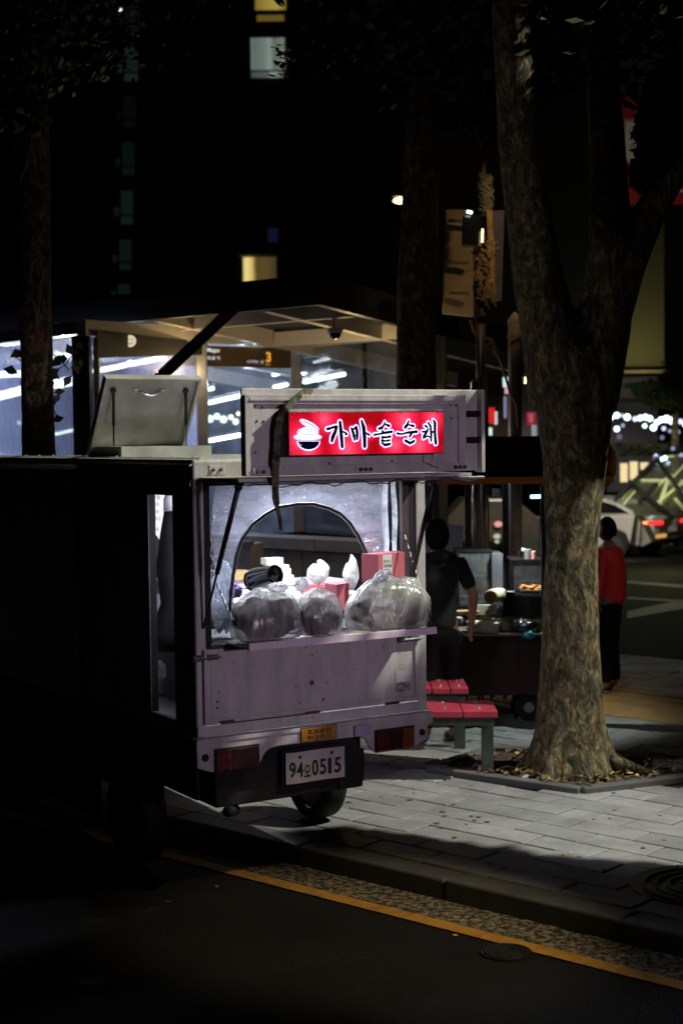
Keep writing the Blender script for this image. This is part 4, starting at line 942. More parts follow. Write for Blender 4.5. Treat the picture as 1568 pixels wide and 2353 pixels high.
# cook leaning inside: dark coat sleeve and cap in front of the menu
t = thing('person', 'dark clothed cook leaning over inside the truck in front of the lit menu', 'person', wt((.15, 2.3, .76)))
DCLO = dull('dark_cloth', (.007, .007, .008), (.003, .003, .004), .95, spec=.15)
m = MB(); m.tube([wt(cm2(290, 1560, .9)), wt(cm2(300, 1400, .9)), wt(cm2(350, 1150, .9)), wt(cm2(325, 850, .9)), wt(cm2(338, 560, .9)), wt(cm2(352, 330, .9))], [.075, .07, .045, .055, .042, .026], 14); m.build('coat', DCLO, t, smooth=True)
m = MB(); m.tube([wt(cm2(350, 345, .9)), wt(cm2(345, 240, .9)), wt(cm2(352, 190, .9))], [.030, .026, .015], 12); m.build('cuff', dull('pale_cuff', (.5, .5, .5)), t, smooth=True)
m = MB(); m.ball(wt(cm2(205, 650, 1.9)), (.05, .06, .075), 16, 12); m.build('head', dull('dark_hair', (.05, .045, .04), rough=.7), t, smooth=True)
light_in = tlight('truck_floor_light', 'POINT', (.15, 2.2, 1.9), .5, (.84, .88, 1.0), size=0)
#==PART4==
# ================================================================== TREES
def bark():
    m, nt, out = mat_new('bark'); p = nt.nodes.new('ShaderNodeBsdfPrincipled'); co = tex_coord(nt, (1, 1, .45), 'World')
    vo = nt.nodes.new('ShaderNodeTexVoronoi'); vo.feature = 'SMOOTH_F1'; vo.inputs['Scale'].default_value = 34
    nz = nt.nodes.new('ShaderNodeTexNoise'); nz.inputs['Scale'].default_value = 9; nz.inputs['Detail'].default_value = 6; nt.links.new(co, nz.inputs['Vector'])
    ad = nt.nodes.new('ShaderNodeVectorMath'); ad.operation = 'MULTIPLY_ADD'; ad.inputs[1].default_value = (.16,) * 3; nt.links.new(nz.outputs['Color'], ad.inputs[0]); nt.links.new(co, ad.inputs[2])
    nt.links.new(ad.outputs[0], vo.inputs['Vector'])
    n1 = noise_n(nt, ad.outputs[0], 24, 8, .75); n2 = noise_n(nt, co, 5, 5, .7)
    a = ramp(nt, n1, [(.38, (.015, .012, .006)), (.5, (.10, .08, .038)), (.62, (.37, .30, .15))])
    o_ = ramp(nt, noise_n(nt, co, 13, 6, .75), [(.56, (0, 0, 0)), (.63, (.85, .85, .85))])
    mx = nt.nodes.new('ShaderNodeMix'); mx.data_type = 'RGBA'; nt.links.new(o_, mx.inputs[0]); nt.links.new(a, mx.inputs[6]); mx.inputs[7].default_value = (.26, .10, .03, 1)
    m2 = nt.nodes.new('ShaderNodeMix'); m2.data_type = 'RGBA'; m2.blend_type = 'MULTIPLY'; m2.inputs[0].default_value = 1; nt.links.new(mx.outputs[2], m2.inputs[6])
    nt.links.new(ramp(nt, n2, [(.35, (.45, .45, .42)), (.6, (1, 1, 1))]), m2.inputs[7]); nt.links.new(m2.outputs[2], p.inputs['Base Color']); p.inputs['Roughness'].default_value = .85
    b = nt.nodes.new('ShaderNodeBump'); b.inputs['Strength'].default_value = 1; b.inputs['Distance'].default_value = .018
    hh = nt.nodes.new('ShaderNodeMath'); hh.operation = 'ADD'; nt.links.new(vo.outputs['Distance'], hh.inputs[0]); nt.links.new(n1, hh.inputs[1]); nt.links.new(hh.outputs[0], b.inputs['Height'])
    nt.links.new(b.outputs[0], p.inputs['Normal']); nt.links.new(p.outputs[0], out.inputs[0]); return m
BARK = bark()
LEAF = dull('dark_green_leaf', (.04, .06, .018), (.018, .03, .009), .55, scale=3, bump=0)
def limb(m, pts, rad, n=20, amp=.05, seed=0):
    """a bark-covered limb with uneven girth"""
    P = [Vector(p) for p in pts]; fine_p = []; fr = []
    K = 14
    for i in range(len(P) - 1):
        for k in range(K):
            t = k / K; fine_p.append(P[i].lerp(P[i + 1], t)); fr.append(rad[i] + (rad[i + 1] - rad[i]) * t)
    fine_p.append(P[-1]); fr.append(rad[-1])
    for _ in range(6):
        fine_p = [fine_p[0]] + [(fine_p[i - 1] + fine_p[i] * 2 + fine_p[i + 1]) / 4 for i in range(1, len(fine_p) - 1)] + [fine_p[-1]]
    b0 = len(m.v); m.tube(fine_p, fr, n)
    for i in range(len(fine_p)):
        for k in range(n):
            v = m.v[b0 + i * n + k]; c = fine_p[i]; d = v - c
            q = 1 + amp * noise.noise(Vector((d.x * 14, d.y * 14, v.z * 2.2 + seed))) + amp * .6 * noise.noise(Vector((v.x * 30, v.y * 30, v.z * 9)))
            m.v[b0 + i * n + k] = c + d * q
    return m
def crown(name, parent, cens, count, size, mat, seed=1):
    r = random.Random(seed); m = MB()
    for k in range(count):
        c, rad = r.choice(cens); c = Vector(c)
        d = Vector((r.gauss(0, 1), r.gauss(0, 1), r.gauss(0, 1))).normalized() * (r.random() ** .4)
        p = c + Vector((d.x * rad[0], d.y * rad[1], d.z * rad[2])) * (1 + .25 * noise.noise(d * 3 + c))
        a = Vector((r.gauss(0, 1), r.gauss(0, 1), r.gauss(0, .6))).normalized(); b = a.orthogonal().normalized(); s = size * r.uniform(.6, 1.4)
        m.add([p - a * s, p + b * s * .6, p + a * s, p - b * s * .6], [(0, 1, 2, 3)])
    return stuff(m.build(name, mat, parent))
def cn(p, r): return (Vector(p), r)
YT = 9.86
t1 = thing('street_tree', 'large forked tree with a rough lamplit trunk standing in the paving on the right', 'tree', TREEBASE)
m = MB(); A_ = lambda u, v, Y=YT: at(u, v, Y)
rp = lambda px, Y=YT: px * Y / FPX
pts = [A_(1312, 1800), A_(1312, 1760), A_(1311, 1700), A_(1310, 1600), A_(1309, 1450), A_(1312, 1250), A_(1320, 1050), A_(1320, 900), A_(1318, 800), A_(1316, 735)]
limb(m, pts, [rp(118), rp(100), rp(84), rp(73), rp(66), rp(60), rp(74), rp(92), rp(80), rp(26)], 40, .055)
# root flare: buttresses
flare = pts[0]; 
n = 40
for i in range(0, 3 * 14):
    z = m.v[i * n].z
for k in range(len(m.v)):
    v = m.v[k]
    if v.z < .42:
        c = pts[1]; d = Vector((v.x - c.x, v.y - c.y, 0)); a = math.atan2(d.y, d.x); q = (1 - max(0, v.z) / .42) ** 2
        m.v[k] = v + d * q * (.28 * max(0, math.sin(a * 5 + .7)) + .10 * math.sin(a * 9 + 2))
limb(m, [A_(1290, 930), A_(1262, 760, YT), A_(1235, 640, YT), A_(1210, 480, YT - .2), A_(1190, 300, YT - .4), A_(1175, 60, YT - .6), A_(1170, -160, YT - .7)], [rp(74), rp(66), rp(58), rp(50), rp(46), rp(42), rp(36)], 24, .06, 4)
limb(m, [A_(1345, 930), A_(1378, 780), A_(1395, 680), A_(1400, 560), A_(1398, 400, YT + .3), A_(1385, 200, YT + .5), A_(1380, -50, YT + .7)], [rp(72), rp(66), rp(58), rp(50), rp(44), rp(40), rp(34)], 24, .06, 8)
limb(m, [A_(1402, 720), A_(1440, 600), A_(1490, 490, YT + .1), A_(1560, 370, YT + .1), A_(1700, 200, YT + .3)], [rp(50), rp(44), rp(38), rp(34), rp(28)], 20, .06, 12); trk = m.build('trunk', BARK, t1, smooth=True); md = trk.modifiers.new('weld', 'REMESH'); md.mode = 'VOXEL'; md.voxel_size = .016; md.use_smooth_shade = True; md = trk.modifiers.new('soft', 'SMOOTH'); md.iterations = 2
for q in range(9):
    a = q * .7 + .3; p = TREEBASE + Vector((math.cos(a) * .26, math.sin(a) * .2, .10)); e = TREEBASE + Vector((math.cos(a) * rnd.uniform(.5, .75), math.sin(a) * rnd.uniform(.28, .42), .0))
    m = MB(); m.tube([p, p.lerp(e, .5) + Vector((.03, 0, -.03)), e], [.05, .028, .012], 10); m.build('root', BARK, t1, smooth=True)
cr = [cn(A_(1510, 300, 9.6), (.13, .3, .26)), cn(A_(1482, 395, 9.5), (.07, .2, .10)), cn(A_(1570, 220, 9.7), (.25, .4, .25)), cn(A_(1300, 40), (1.3, 1, .55)), cn(A_(1000, 0, 10.5), (.9, .8, .5)), cn(A_(1500, 20), (1.1, 1, .6)), cn((2.4, 9.9, 5.6), (1.4, 1.4, .8))]
crown('crown', t1, cr, 7000, .05, LEAF, 3)
crown('trunk_shade_leaves', t1, [cn((2.85, 9.3, 4.15), (.36, .5, .6)), cn((2.9, 9.3, 5.1), (.42, .58, .7)), cn((2.95, 9.3, 6.2), (.45, .6, .8)), cn((3.0, 9.25, 7.3), (.45, .6, .8)), cn((2.9, 9.9, 4.5), (.3, .4, .9))], 17000, .06, LEAF, 33)  # unseen leaf clusters added to keep the white lamp off the upper trunk
# leaf sprig in front of the lit window high up
m = MB()
for k in range(46):
    u, v = 640 + rnd.gauss(0, 10), rnd.uniform(100, 175); leaf_mb(m, A_(u + 14 * (rnd.random() < .6), v, 9.4), rnd.uniform(.012, .03), rnd.random() * 6, 1)
stuff(m.build('sprig', LEAF, t1))
t2 = thing('street_tree', 'slim dark tree silhouetted on the left against the bright glass shelter', 'tree', at(87, 1500, 10.8) * 1.0)
Y2 = 10.6; B_ = lambda u, v, Y=Y2: at(u, v, Y)
b0_ = at(92, 1700, Y2); b0_.z = 0
m = MB(); limb(m, [b0_, B_(90, 1060), B_(86, 900), B_(82, 740), B_(80, 500), B_(78, 240), B_(76, -60)], [.135, .118, .112, .110, .106, .10, .09], 20, .07, 21); m.build('trunk', BARK, t2, smooth=True)
m = MB()
for uv in ([(110, 860), (150, 838), (175, 800)], [(112, 930), (128, 950), (130, 970)], [(50, 830), (38, 822), (30, 815)], [(105, 800), (140, 830), (160, 850)]): m.tube([B_(*p, Y2 - .12) for p in uv], .004, 5)
stuff(m.build('twigs', BARK, t2))
m = MB()
def fan(u, v, s, a):
    p = B_(u, v, Y2 - .14 + rnd.uniform(-.03, .03)); e = Vector((math.cos(a), .3, math.sin(a))); f = Vector((-math.sin(a), .1, math.cos(a)))
    pts_ = [p] + [p + (e * math.cos(x) + f * math.sin(x)) * s * (1 - .12 * (k % 2)) for k, x in enumerate([-.9, -.5, -.1, .0, .12, .5, .9])]; m.face(pts_)
for u, v, s, a in ((33, 800, .07, -1.2), (28, 838, .07, -1.9), (60, 822, .06, 2), (150, 808, .06, .5), (162, 845, .07, .2), (140, 838, .07, 2.4), (128, 852, .06, -2), (120, 845, .05, -1), (145, 868, .06, -.6), (134, 890, .05, -1.4), (125, 880, .05, 3), (122, 910, .05, -.5), (130, 952, .055, -1.3), (168, 815, .05, 1.2), (175, 800, .05, .8), (118, 925, .03, 0), (75, 835, .08, 1), (88, 900, .08, 2), (60, 845, .06, -.6), (178, 835, .04, .3), (155, 825, .05, 3), (135, 832, .05, 1.6)): fan(u, v, s, a)
stuff(m.build('leaves', LEAF, t2))
crown('crown', t2, [cn(B_(30, 40), (.55, .6, .6)), cn(B_(170, 60), (.5, .6, .45)), cn(B_(40, 220), (.25, .4, .35)), cn(B_(150, -60), (1.2, 1, .7))], 2500, .035, LEAF, 5)
m = MB()
for uv in ([(84, 190), (76, 270), (72, 330), (82, 390)], [(72, 330), (60, 380), (45, 420)], [(90, 590), (75, 605), (70, 640), (85, 660), (98, 640), (95, 610), (85, 600)], [(96, 660), (90, 700), (86, 740)], [(60, 585), (85, 582), (105, 592)]): m.tube([B_(*p, Y2 - .14) for p in uv], .005, 5)
stuff(m.build('hanging_wire', dull('wire', (.25, .22, .2)), t2))
t3 = thing('street_tree', 'middle tree trunk seen dark behind the red sign, right of the shelter roof', 'tree', (.62, 13.0, 0))
Y3 = 13.0; D_ = lambda u, v: at(u, v, Y3)
b0_ = D_(957, 1500); b0_.z = 0
m = MB(); limb(m, [b0_, D_(955, 1000), D_(955, 850), D_(958, 650), D_(965, 450), D_(972, 250), D_(980, -60)], [.2, .17, .17, .168, .155, .14, .12], 20, .06, 31); m.build('trunk', BARK, t3, smooth=True)
crown('crown', t3, [cn(D_(900, 0), (1.0, .8, .7)), cn(D_(1080, 130), (.9, .8, .7)), cn(D_(1040, 265), (.2, .3, .12))], 2600, .05, LEAF, 6)
# unseen tree added right of the frame, its crown shaped to shade the kerb
t4_ = thing('street_tree', 'added unseen tree right of the frame with a crown shaped to shade the kerb', 'tree', (6.2, 5.0, 0))
m = MB(); limb(m, [(6.2, 5.0, 0), (6.2, 5.0, 2), (6.1, 5.0, 4.4)], [.2, .16, .14], 14, .05, 41); m.build('trunk', BARK, t4_, smooth=True)
SHZ = 4.35; LP = Vector((7.5, 7.7, 9.0))
def up(s, d):      # where a ray from the ground point to the white lamp passes the crown's height
    g = kp(s, d); return g + (LP - g) * (SHZ / LP.z)
r4 = random.Random(11); m = MB()
for k in range(9500):
    d = r4.uniform(-2.6, 1.3) ; s = r4.uniform(-.30 + max(0, .5 - d) * .9 if d > .1 else (-.75 if d < -1.2 else .05), 7.5)
    if d > .44 + .25 * max(0, s) + .03 * math.sin(s * 5): continue
    p = up(s, d) + Vector((0, 0, r4.uniform(0, .12)))
    p += (LP - p) * 0; a = Vector((r4.gauss(0, 1), r4.gauss(0, 1), r4.gauss(0, .35))).normalized(); b = a.cross(Vector((0, 0, 1))).normalized(); sz = r4.uniform(.05, .10)
    m.add([p - a * sz, p + b * sz * .7, p + a * sz, p - b * sz * .7], [(0, 1, 2, 3)])
stuff(m.build('crown', LEAF, t4_))
#==PART5==
# ================================================================== SUBWAY ENTRANCE SHELTER
def vz(p, z): return Vector((p.x, p.y, z))
Cn = vz(at(192, 1000, 14.6), 0); Fc = vz(at(682, 1000, 17.0), 0); Lx = vz(at(-120, 1000, 16.9), 0)
Rr = vz(at(1010, 1000, 15.0), 0)
sh_ = thing('subway_entrance', 'glass walled subway entrance shelter with dark flat roof and warm lit beams', 'subway entrance', Cn)
STL = dull('shelter_steel', (.32, .32, .34), (.2, .2, .22), .35, .4, 3)
STLD = dull('shelter_dark', (.02, .02, .024), rough=.4)
BEAM = dull('shelter_beam', (.66, .6, .5), (.55, .5, .42), .45, scale=2)
CEIL = dull('shelter_ceiling', (.035, .034, .034), rough=.5)
N0 = vz(at(735, 1000, 13.6), 0); ea = Vector((.66, .75, 0)); eb = Vector((-.75, .66, 0))
def rf(a, b, z): return N0 + ea * a + eb * b + Vector((0, 0, z - .115 * a))
ZB, ZT = 3.37, 3.60
m = MB(); m.slab([rf(0, 0, ZT), rf(5, 0, ZT), rf(5, 9, ZT), rf(0, 9, ZT)], (0, 0, .05)); m.build('roof', STLD, sh_)
for (a0, b0, a1, b1) in ((0, -.05, 0, 9), (0, 0, 5, 0)):
    m = MB(); p, q = rf(a0, b0, ZB), rf(a1, b1, ZB); d = (q - p).normalized(); nn = d.cross(Vector((0, 0, 1))) * .04
    m.slab([p - nn, q - nn, q + nn, p + nn], (0, 0, ZT - ZB - .002)); m.build('fascia', STLD, sh_)
m = MB(); m.slab([rf(.05, .05, ZT - .06), rf(4.95, .05, ZT - .06), rf(4.95, 8.9, ZT - .06), rf(.05, 8.9, ZT - .06)], (0, 0, .04)); m.build('ceiling', CEIL, sh_)
for b in (.7, 2.2, 3.7, 5.2): m = MB(); m.bar(rf(.06, b, ZT - .15), rf(4.9, b, ZT - .15), .09, .17); m.build('roof_beam', BEAM, sh_)
for a in (.55, 1.7): m = MB(); m.bar(rf(a, .06, ZT - .16), rf(a, 8.8, ZT - .16), .08, .15); m.build('roof_beam', BEAM, sh_)
ZG0, ZG1 = 1.16, 3.18
def wbeam(p, q, z, h, w_, mat, name): m = MB(); m.bar(vz(p, z), vz(q, z), w_, h); return m.build(name, mat, sh_)
wbeam(Fc, Rr, 3.27, .17, .12, BEAM, 'wall_beam'); wbeam(Cn, Fc, 3.27, .15, .12, BEAM, 'wall_beam'); wbeam(Lx, Cn, 3.27, .12, .12, STL, 'wall_beam')
def col(p, w_, mat, z0=0, z1=3.19, name='column'): m = MB(); m.slab([p + Vector((x * w_ / 2, y * w_ / 2, z0)) for x, y in ((-1, -1), (1, -1), (1, 1), (-1, 1))], (0, 0, z1 - z0)); return m.build(name, mat, sh_, bevel=.008)
col(Cn, .17, STLD); col(Cn + Vector((.12, .1, 0)), .06, BEAM); col(Fc, .13, STL, 1.16); col(Cn.lerp(Fc, .52), .12, STL); col(Rr, .14, STL)
GLH = sheet('hazy_wet_glass', col=(.62, .68, .95), gloss=.06, wave=4, haze=.55, rough=.08, bstr=.1, stretch=(3, 3, .5))
GLC = sheet('clear_glass', col=(.6, .7, .9), gloss=.05, wave=2, haze=.10, rough=.03, bstr=.02)
def pane(p, q, mat, z0=ZG0, z1=ZG1): m = MB(); m.bar(vz(p, (z0 + z1) / 2), vz(q, (z0 + z1) / 2), .012, z1 - z0); return m.build('glass_pane', mat, sh_)
for k in range(3): pane(Lx.lerp(Cn, k / 3 + .01), Lx.lerp(Cn, (k + 1) / 3 - .02), GLH)
pane(Cn.lerp(Fc, .03), Cn.lerp(Fc, .50), GLH); pane(Cn.lerp(Fc, .54), Cn.lerp(Fc, .98), GLC)
for k in range(2): pane(Fc.lerp(Rr, k / 2 + .03), Fc.lerp(Rr, (k + 1) / 2 - .01), GLC)
# granite wall under the glass
GRAN = paving('granite_panel', (.30, .30, .32), (.17, .17, .19))
ga, gb = vz(at(430, 1000, 17.15), 0), vz(at(1040, 1000, 14.6), 0)
gw = thing('granite_wall', 'low wall of grey granite panels with a cap stone below the shelter glass', 'wall', ga)
gd = (gb - ga).normalized(); gn = Vector((gd.y, -gd.x, 0)); Lg = (gb - ga).length
m = MB(); m.slab([ga + gn * .02, gb + gn * .02, gb - gn * .25, ga - gn * .25], (0, 0, 1.03)); m.build('core', JOINT, gw)
k = 0; x = 0
while x + .36 < Lg:
    m = MB(); p = ga + gd * (x + .006) + gn * .021; q = ga + gd * (x + .354) + gn * .021; m.slab([p, q, q + gn * .02, p + gn * .02], (0, 0, 1.02)); m.build('granite_panel', GRAN, gw); x += .36
x = 0
while x + 1.0 < Lg:
    m = MB(); p = ga + gd * (x + .004); q = ga + gd * (x + .996); m.slab([p + gn * .07, q + gn * .07, q - gn * .28, p - gn * .28], (0, 0, .13)); m.v = [v + Vector((0, 0, 1.032)) for v in m.v]; m.build('cap_stone', GRAN, gw, bevel=.008); x += 1.0
wbk = thing('white_cabinet', 'plain pale utility cabinet in front of the granite wall, seen through the truck', 'cabinet', at(515, 1300, 15.9))
m = MB(); p, q = vz(at(470, 1250, 15.9), 0), vz(at(578, 1250, 15.6), 0); m.slab([p, q, q + Vector((.1, .4, 0)), p + Vector((.1, .4, 0))], (0, 0, 1.12)); m.build('cabinet_body', dull('pale_grey_paint', (.42, .42, .45)), wbk, bevel=.01)
m = MB(); m.bar(vz(p, 1.14), vz(q, 1.14), .1, .035); m.build('cabinet_top', STL, wbk)
# hanging sign band with station name and exit number
SBR = dull('sign_brown', (.10, .055, .025), (.08, .045, .02), .4, bump=0)
sg = thing('station_sign', 'long brown hanging sign band with white Mapo lettering and an orange 3', 'sign', at(545, 800, 16.4))
qa, qb = at(395, 800, 15.62), at(668, 800, 16.55)
za, zb_ = 3.175, 2.965
d_ = (vz(qb, 0) - vz(qa, 0)).normalized(); n_ = Vector((d_.y, -d_.x, 0))
m = MB(); p, q = vz(qa, 2.955), vz(qb, 2.955); m.slab([p, q, q - n_ * .12, p - n_ * .12], (0, 0, .21)); m.build('sign_body', SBR, sg)
TW = glow('sign_text_white', (.9, .92, .95), .8); TO = glow('sign_text_orange', (1, .42, .04), .8)
def st(txt, u0, u1, z0, z1, mat, bold=0):
    Lb = (vz(qb, 0) - vz(qa, 0)).length; f = lambda u: vz(qa, 0) + d_ * Lb * ((u - 395) / 273.0) + n_ * .006
    m = MB(); put_text(m, txt, vz(f(u0), z1), vz(f(u1), z1), vz(f(u0), z0), bold); m.build('lettering', mat, sg)
st('마포', 421, 466, 3.03, 3.13, TW, .03); st('Mapo', 471, 500, 3.085, 3.145, TW, .02); st('麻浦 역', 470, 500, 3.02, 3.06, TW); st('나가는 곳', 563, 602, 2.995, 3.03, TW); st('3', 607, 619, 3.01, 3.12, TO, .04); st('출구', 606, 618, 2.975, 2.998, TO)
m = MB(); c = at(299, 783, 14.95); m.cyl(c, c + Vector((0, -.02, 0)), .058, n=28); bd = m.build('round_badge', glow('badge_cream', (.95, .8, .55), .75)); tag(bd, 'small round cream badge on the dark band of the shelter glass', 'badge')
m = MB()
for t in range(14):
    a = math.pi * (1.15 + .7 * t / 13); b = math.pi * (1.15 + .7 * (t + 1) / 13); P_ = lambda an, r: c + Vector((r * math.cos(an), -.022, r * math.sin(an))); m.face([P_(a, .026), P_(b, .026), P_(b, .032), P_(a, .032)])
for sx_ in (-.02, .02): m.ball(c + Vector((sx_, -.023, .015)), (.007, .001, .007), 8, 5)
o = m.build('badge_mark', INK, bd) if False else None
m2_ = MB(); m2_.v, m2_.f = m.v, m.f; o = m2_.build('badge_mark', INK); o.parent = bd; o.location = Vector(o.location) - bd.location
m = MB(); m.slab([at(222, 760, 14.62), at(470, 785, 15.85), at(470, 815, 15.85), at(222, 822, 14.62)], (0.01, -.02, 0)); m.build('dark_band', dull('band_film', (.03, .028, .03), rough=.5), sh_)
# fluorescent tubes inside
TUBE = glow('fluorescent_tube', (.72, 1.0, .86), 5.0); TUBEB = glow('fluorescent_tube_bluish', (.80, .90, 1.0), 13.0)
def tube_lamp(a, b, ya, yb, r, mat, label):
    p, q = at(*a, ya), at(*b, yb); t = thing('ceiling_light', label, 'ceiling light', (p + q) / 2, group='fluorescent tubes inside the subway entrance')
    m = MB(); m.tube([p, q], r, 8); m.build('tube', mat, t); m = MB(); m.bar(p + Vector((0, 0, r + .02)), q + Vector((0, 0, r + .02)), .06, .035); m.build('housing', STLD, t)
LB = 'glowing tube lamp '
for a, b, ya, yb, r, mt, lb in [
    ((214, 819), (266, 807), 17.6, 17.2, .022, TUBEB, 'above the long one behind the hazy glass'), ((216, 853), (380, 820), 17.6, 16.8, .028, TUBEB, 'longest of those behind the hazy glass panel'),
    ((-40, 862), (52, 858), 18.2, 17.8, .035, TUBEB, 'upper one left of the slim dark tree'), ((-40, 920), (52, 896), 18.0, 17.6, .05, TUBEB, 'broad lower one left of the slim dark tree'),
    ((60, 892), (170, 874), 17.8, 17.4, .055, TUBEB, 'partly behind the leaves of the slim tree'), ((90, 1005), (168, 988), 18.0, 17.6, .02, TUBE, 'low and short just right of the slim tree'),
    ((463, 897), (489, 892), 19, 18.8, .022, TUBE, 'shortest, left of the sign panel under the brown band'), ((461, 929), (588, 901), 19, 18.4, .025, TUBE, 'long one just above the left end of the sign panel'),
    ((459, 1016), (552, 999), 19, 18.4, .022, TUBEB, 'lowest and dimmest beside the roof hatch'), ((627, 861), (660, 853), 19, 18.8, .022, TUBE, 'short upper one left of the corner column'), ((629, 889), (659, 883), 19, 18.8, .024, TUBE, 'short lower one left of the corner column'),
    ((698, 877), (791, 859), 18.6, 18.0, .024, TUBE, 'long one right of the corner column'), ((583, 787), (621, 791), 16.2, 16.3, .016, TUBE, 'small one touching the top of the brown sign band')]:
    tube_lamp(a, b, ya, yb, r, mt, LB + lb)
for k, (u, v, r, c) in enumerate([(468, 962, .05, (.7, .8, .8)), (482, 962, .07, (.55, 1, .9)), (498, 956, .06, (.8, 1, .6)), (513, 963, .07, (.7, .9, .6)), (530, 958, .05, (.8, .9, .7)), (541, 968, .06, (.6, .9, .8)), (547, 950, .04, (.9, .9, .6)), (226, 952, .03, (.6, 1, .8)), (44, 971, .04, (.7, .9, .9))]):
    m = MB(); m.ball(at(u, v, 30), r, 12, 8); tag(m.build('distant_lamp', glow('far_lamp_%d' % k, c, 3.0)), 'blurred distant lamp through the shelter glass, ' + ('leftmost of a row of seven', 'second of a row of seven', 'third of a row of seven', 'middle of a row of seven', 'third from the right of seven', 'second from the right of seven', 'rightmost and highest of seven', 'alone just left of the roof hatch', 'alone left of the slim dark tree')[k], 'lamp', 'blurred distant lamps behind the shelter')
# camera dome under the roof corner
t = thing('security_camera', 'dome security camera hanging under the roof corner of the shelter', 'security camera', at(769, 765, 14.2))
c = at(769, 752, 14.2); m = MB(); m.cyl(c + Vector((0, 0, .09)), c, .03, n=12); m.build('stem', BEAM, t)
m = MB(); m.cyl(c, c - Vector((0, 0, .05)), .075, n=20); m.build('housing', dull('cam_white', (.6, .58, .55), rough=.3), t, bevel=.01)
m = MB(); m.ball(c - Vector((0, 0, .05)), (.06, .06, .06), 18, 10); m.build('dome', GLB, t, smooth=True)
# diagonal brace in front
m = MB(); m.bar(at(365, 868, 13.3), at(545, 700, 13.7), .07, .09); m.build('brace', STLD, sh_)
for k in range(1): pass
light('shelter_warm_fill', 'POINT', at(800, 905, 14.9), 20, (1, .72, .34), size=0)  # unseen point lamps added to warm the roof beams from below
light('shelter_warm_fill', 'POINT', at(420, 850, 15.4), 9, (1, .70, .34), size=0)
for u, v, Y, P_ in ((20, 880, 18.4, 130), (150, 860, 18.0, 130), (300, 850, 17.6, 110), (560, 880, 18.6, 20)):
    light('shelter_tube_light', 'POINT', at(u, v, Y), P_, (.68, .78, 1.0), size=0)
# ================================================================== BUILDINGS BEHIND
FAC = dull('night_facade', (.05, .052, .056), (.035, .036, .04), .8, scale=.5, bump=0); FACL = dull('pale_facade', (.16, .155, .145), rough=.8, scale=.5, bump=0)
ab = thing('apartment_building', 'tall dark apartment block with a few lit windows behind the shelter', 'building', vz(at(430, 1000, 62), -1))
def fbox(u0, u1, v0, v1, Y, dy, mat, name, par, off=0):
    p, q = at(u0, v1, Y), at(u1, v0, Y); m = MB(); m.box(min(p.x, q.x), max(p.x, q.x), Y - off, Y + dy, p.z, q.z); return m.build(name, mat, par)
fbox(-600, 545, -400, 1040, 62, 14, FAC, 'wall', ab); fbox(545, 690, -400, 1040, 61, 10, FAC, 'balcony_tower', ab); fbox(692, 925, -400, 1040, 60, 10, FACL, 'end_wall', ab)
c1s = lambda x: x * .502
for (x0, x1, y0, y1, g) in ((575, 635, 20, 145, .018), (570, 630, 215, 370, .055), (565, 620, 440, 580, .012), (560, 615, 650, 800, .022), (555, 608, 870, 1025, .04), (548, 600, 1095, 1235, .03), (540, 595, 1300, 1362, .035)):
    f = fbox(c1s(x0), c1s(x1), c1s(y0), c1s(y0 + (y1 - y0) * .72), 62, .1, glow('pane_%d' % y0, (.45, .95, .75), g * .22), 'window', ab, .06)
    fbox(c1s(x0), c1s(x1), c1s(y0 + (y1 - y0) * .78), c1s(y1), 62, .1, glow('lowpane_%d' % y0, (.5, .85, .75), g * .3), 'window', ab, .06)
    fbox(c1s(x0 - 32), c1s(x0 - 10), c1s(y0 + (y1 - y0) * .5), c1s(y0 + (y1 - y0) * .75), 62, .1, glow('sidepane_%d' % y0, (.4, .7, .8), g * .25), 'window', ab, .06)
def curtain(name, stops):
    m, nt, out = mat_new(name); e = nt.nodes.new('ShaderNodeEmission'); tc = nt.nodes.new('ShaderNodeTexCoord'); sp = nt.nodes.new('ShaderNodeSeparateXYZ')
    nt.links.new(tc.outputs['Generated'], sp.inputs[0]); nz = noise_n(nt, tex_coord(nt, (9, 1, .8), 'Generated'), 2, 3); a = nt.nodes.new('ShaderNodeMath'); a.operation = 'MULTIPLY_ADD'; a.inputs[1].default_value = .12; nt.links.new(nz, a.inputs[0]); nt.links.new(sp.outputs[0], a.inputs[2])
    nt.links.new(ramp(nt, a.outputs[0], stops), e.inputs[0]); nt.links.new(e.outputs[0], out.inputs[0]); return m
w1 = fbox(586, 655, -70, 22, 61, .1, curtain('curtain_yellow', [(0, (.16, .11, .01)), (.4, (.30, .21, .035)), (.8, (.36, .27, .06)), (1, (.2, .15, .02))]), 'window', ab, .06); fbox(590, 652, 34, 48, 61, .1, glow('yellow_low', (.2, .13, .02), .6), 'window', ab, .06)
fbox(577, 653, 86, 160, 61, .1, curtain('curtain_grey', [(0, (.24, .32, .29)), (.12, (.10, .13, .12)), (.45, (.14, .18, .16)), (.62, (.20, .26, .22)), (.75, (.10, .13, .11)), (1, (.15, .18, .13))]), 'window', ab, .06); fbox(577, 650, 164, 178, 61, .1, curtain('curtain_low', [(0, (.05, .06, .06)), (.6, (.08, .1, .09)), (.7, (.22, .27, .23)), (1, (.1, .12, .1))]), 'window', ab, .06)
fbox(559, 634, 590, 655, 61, .1, curtain('curtain_warm', [(0, (.45, .34, .10)), (.15, (.85, .68, .25)), (.3, (.7, .5, .16)), (.45, (.08, .06, .015)), (.75, (.10, .06, .02)), (1, (.05, .04, .02))]), 'window', ab, .06)
fbox(615, 638, 524, 556, 61, .1, glow('blue_pane', (.01, .014, .05), .4), 'window', ab, .06)
for v in (195, 317, 442, 567): fbox(545, 690, v, v + 18, 60.4, .7, FACL, 'balcony_slab', ab)
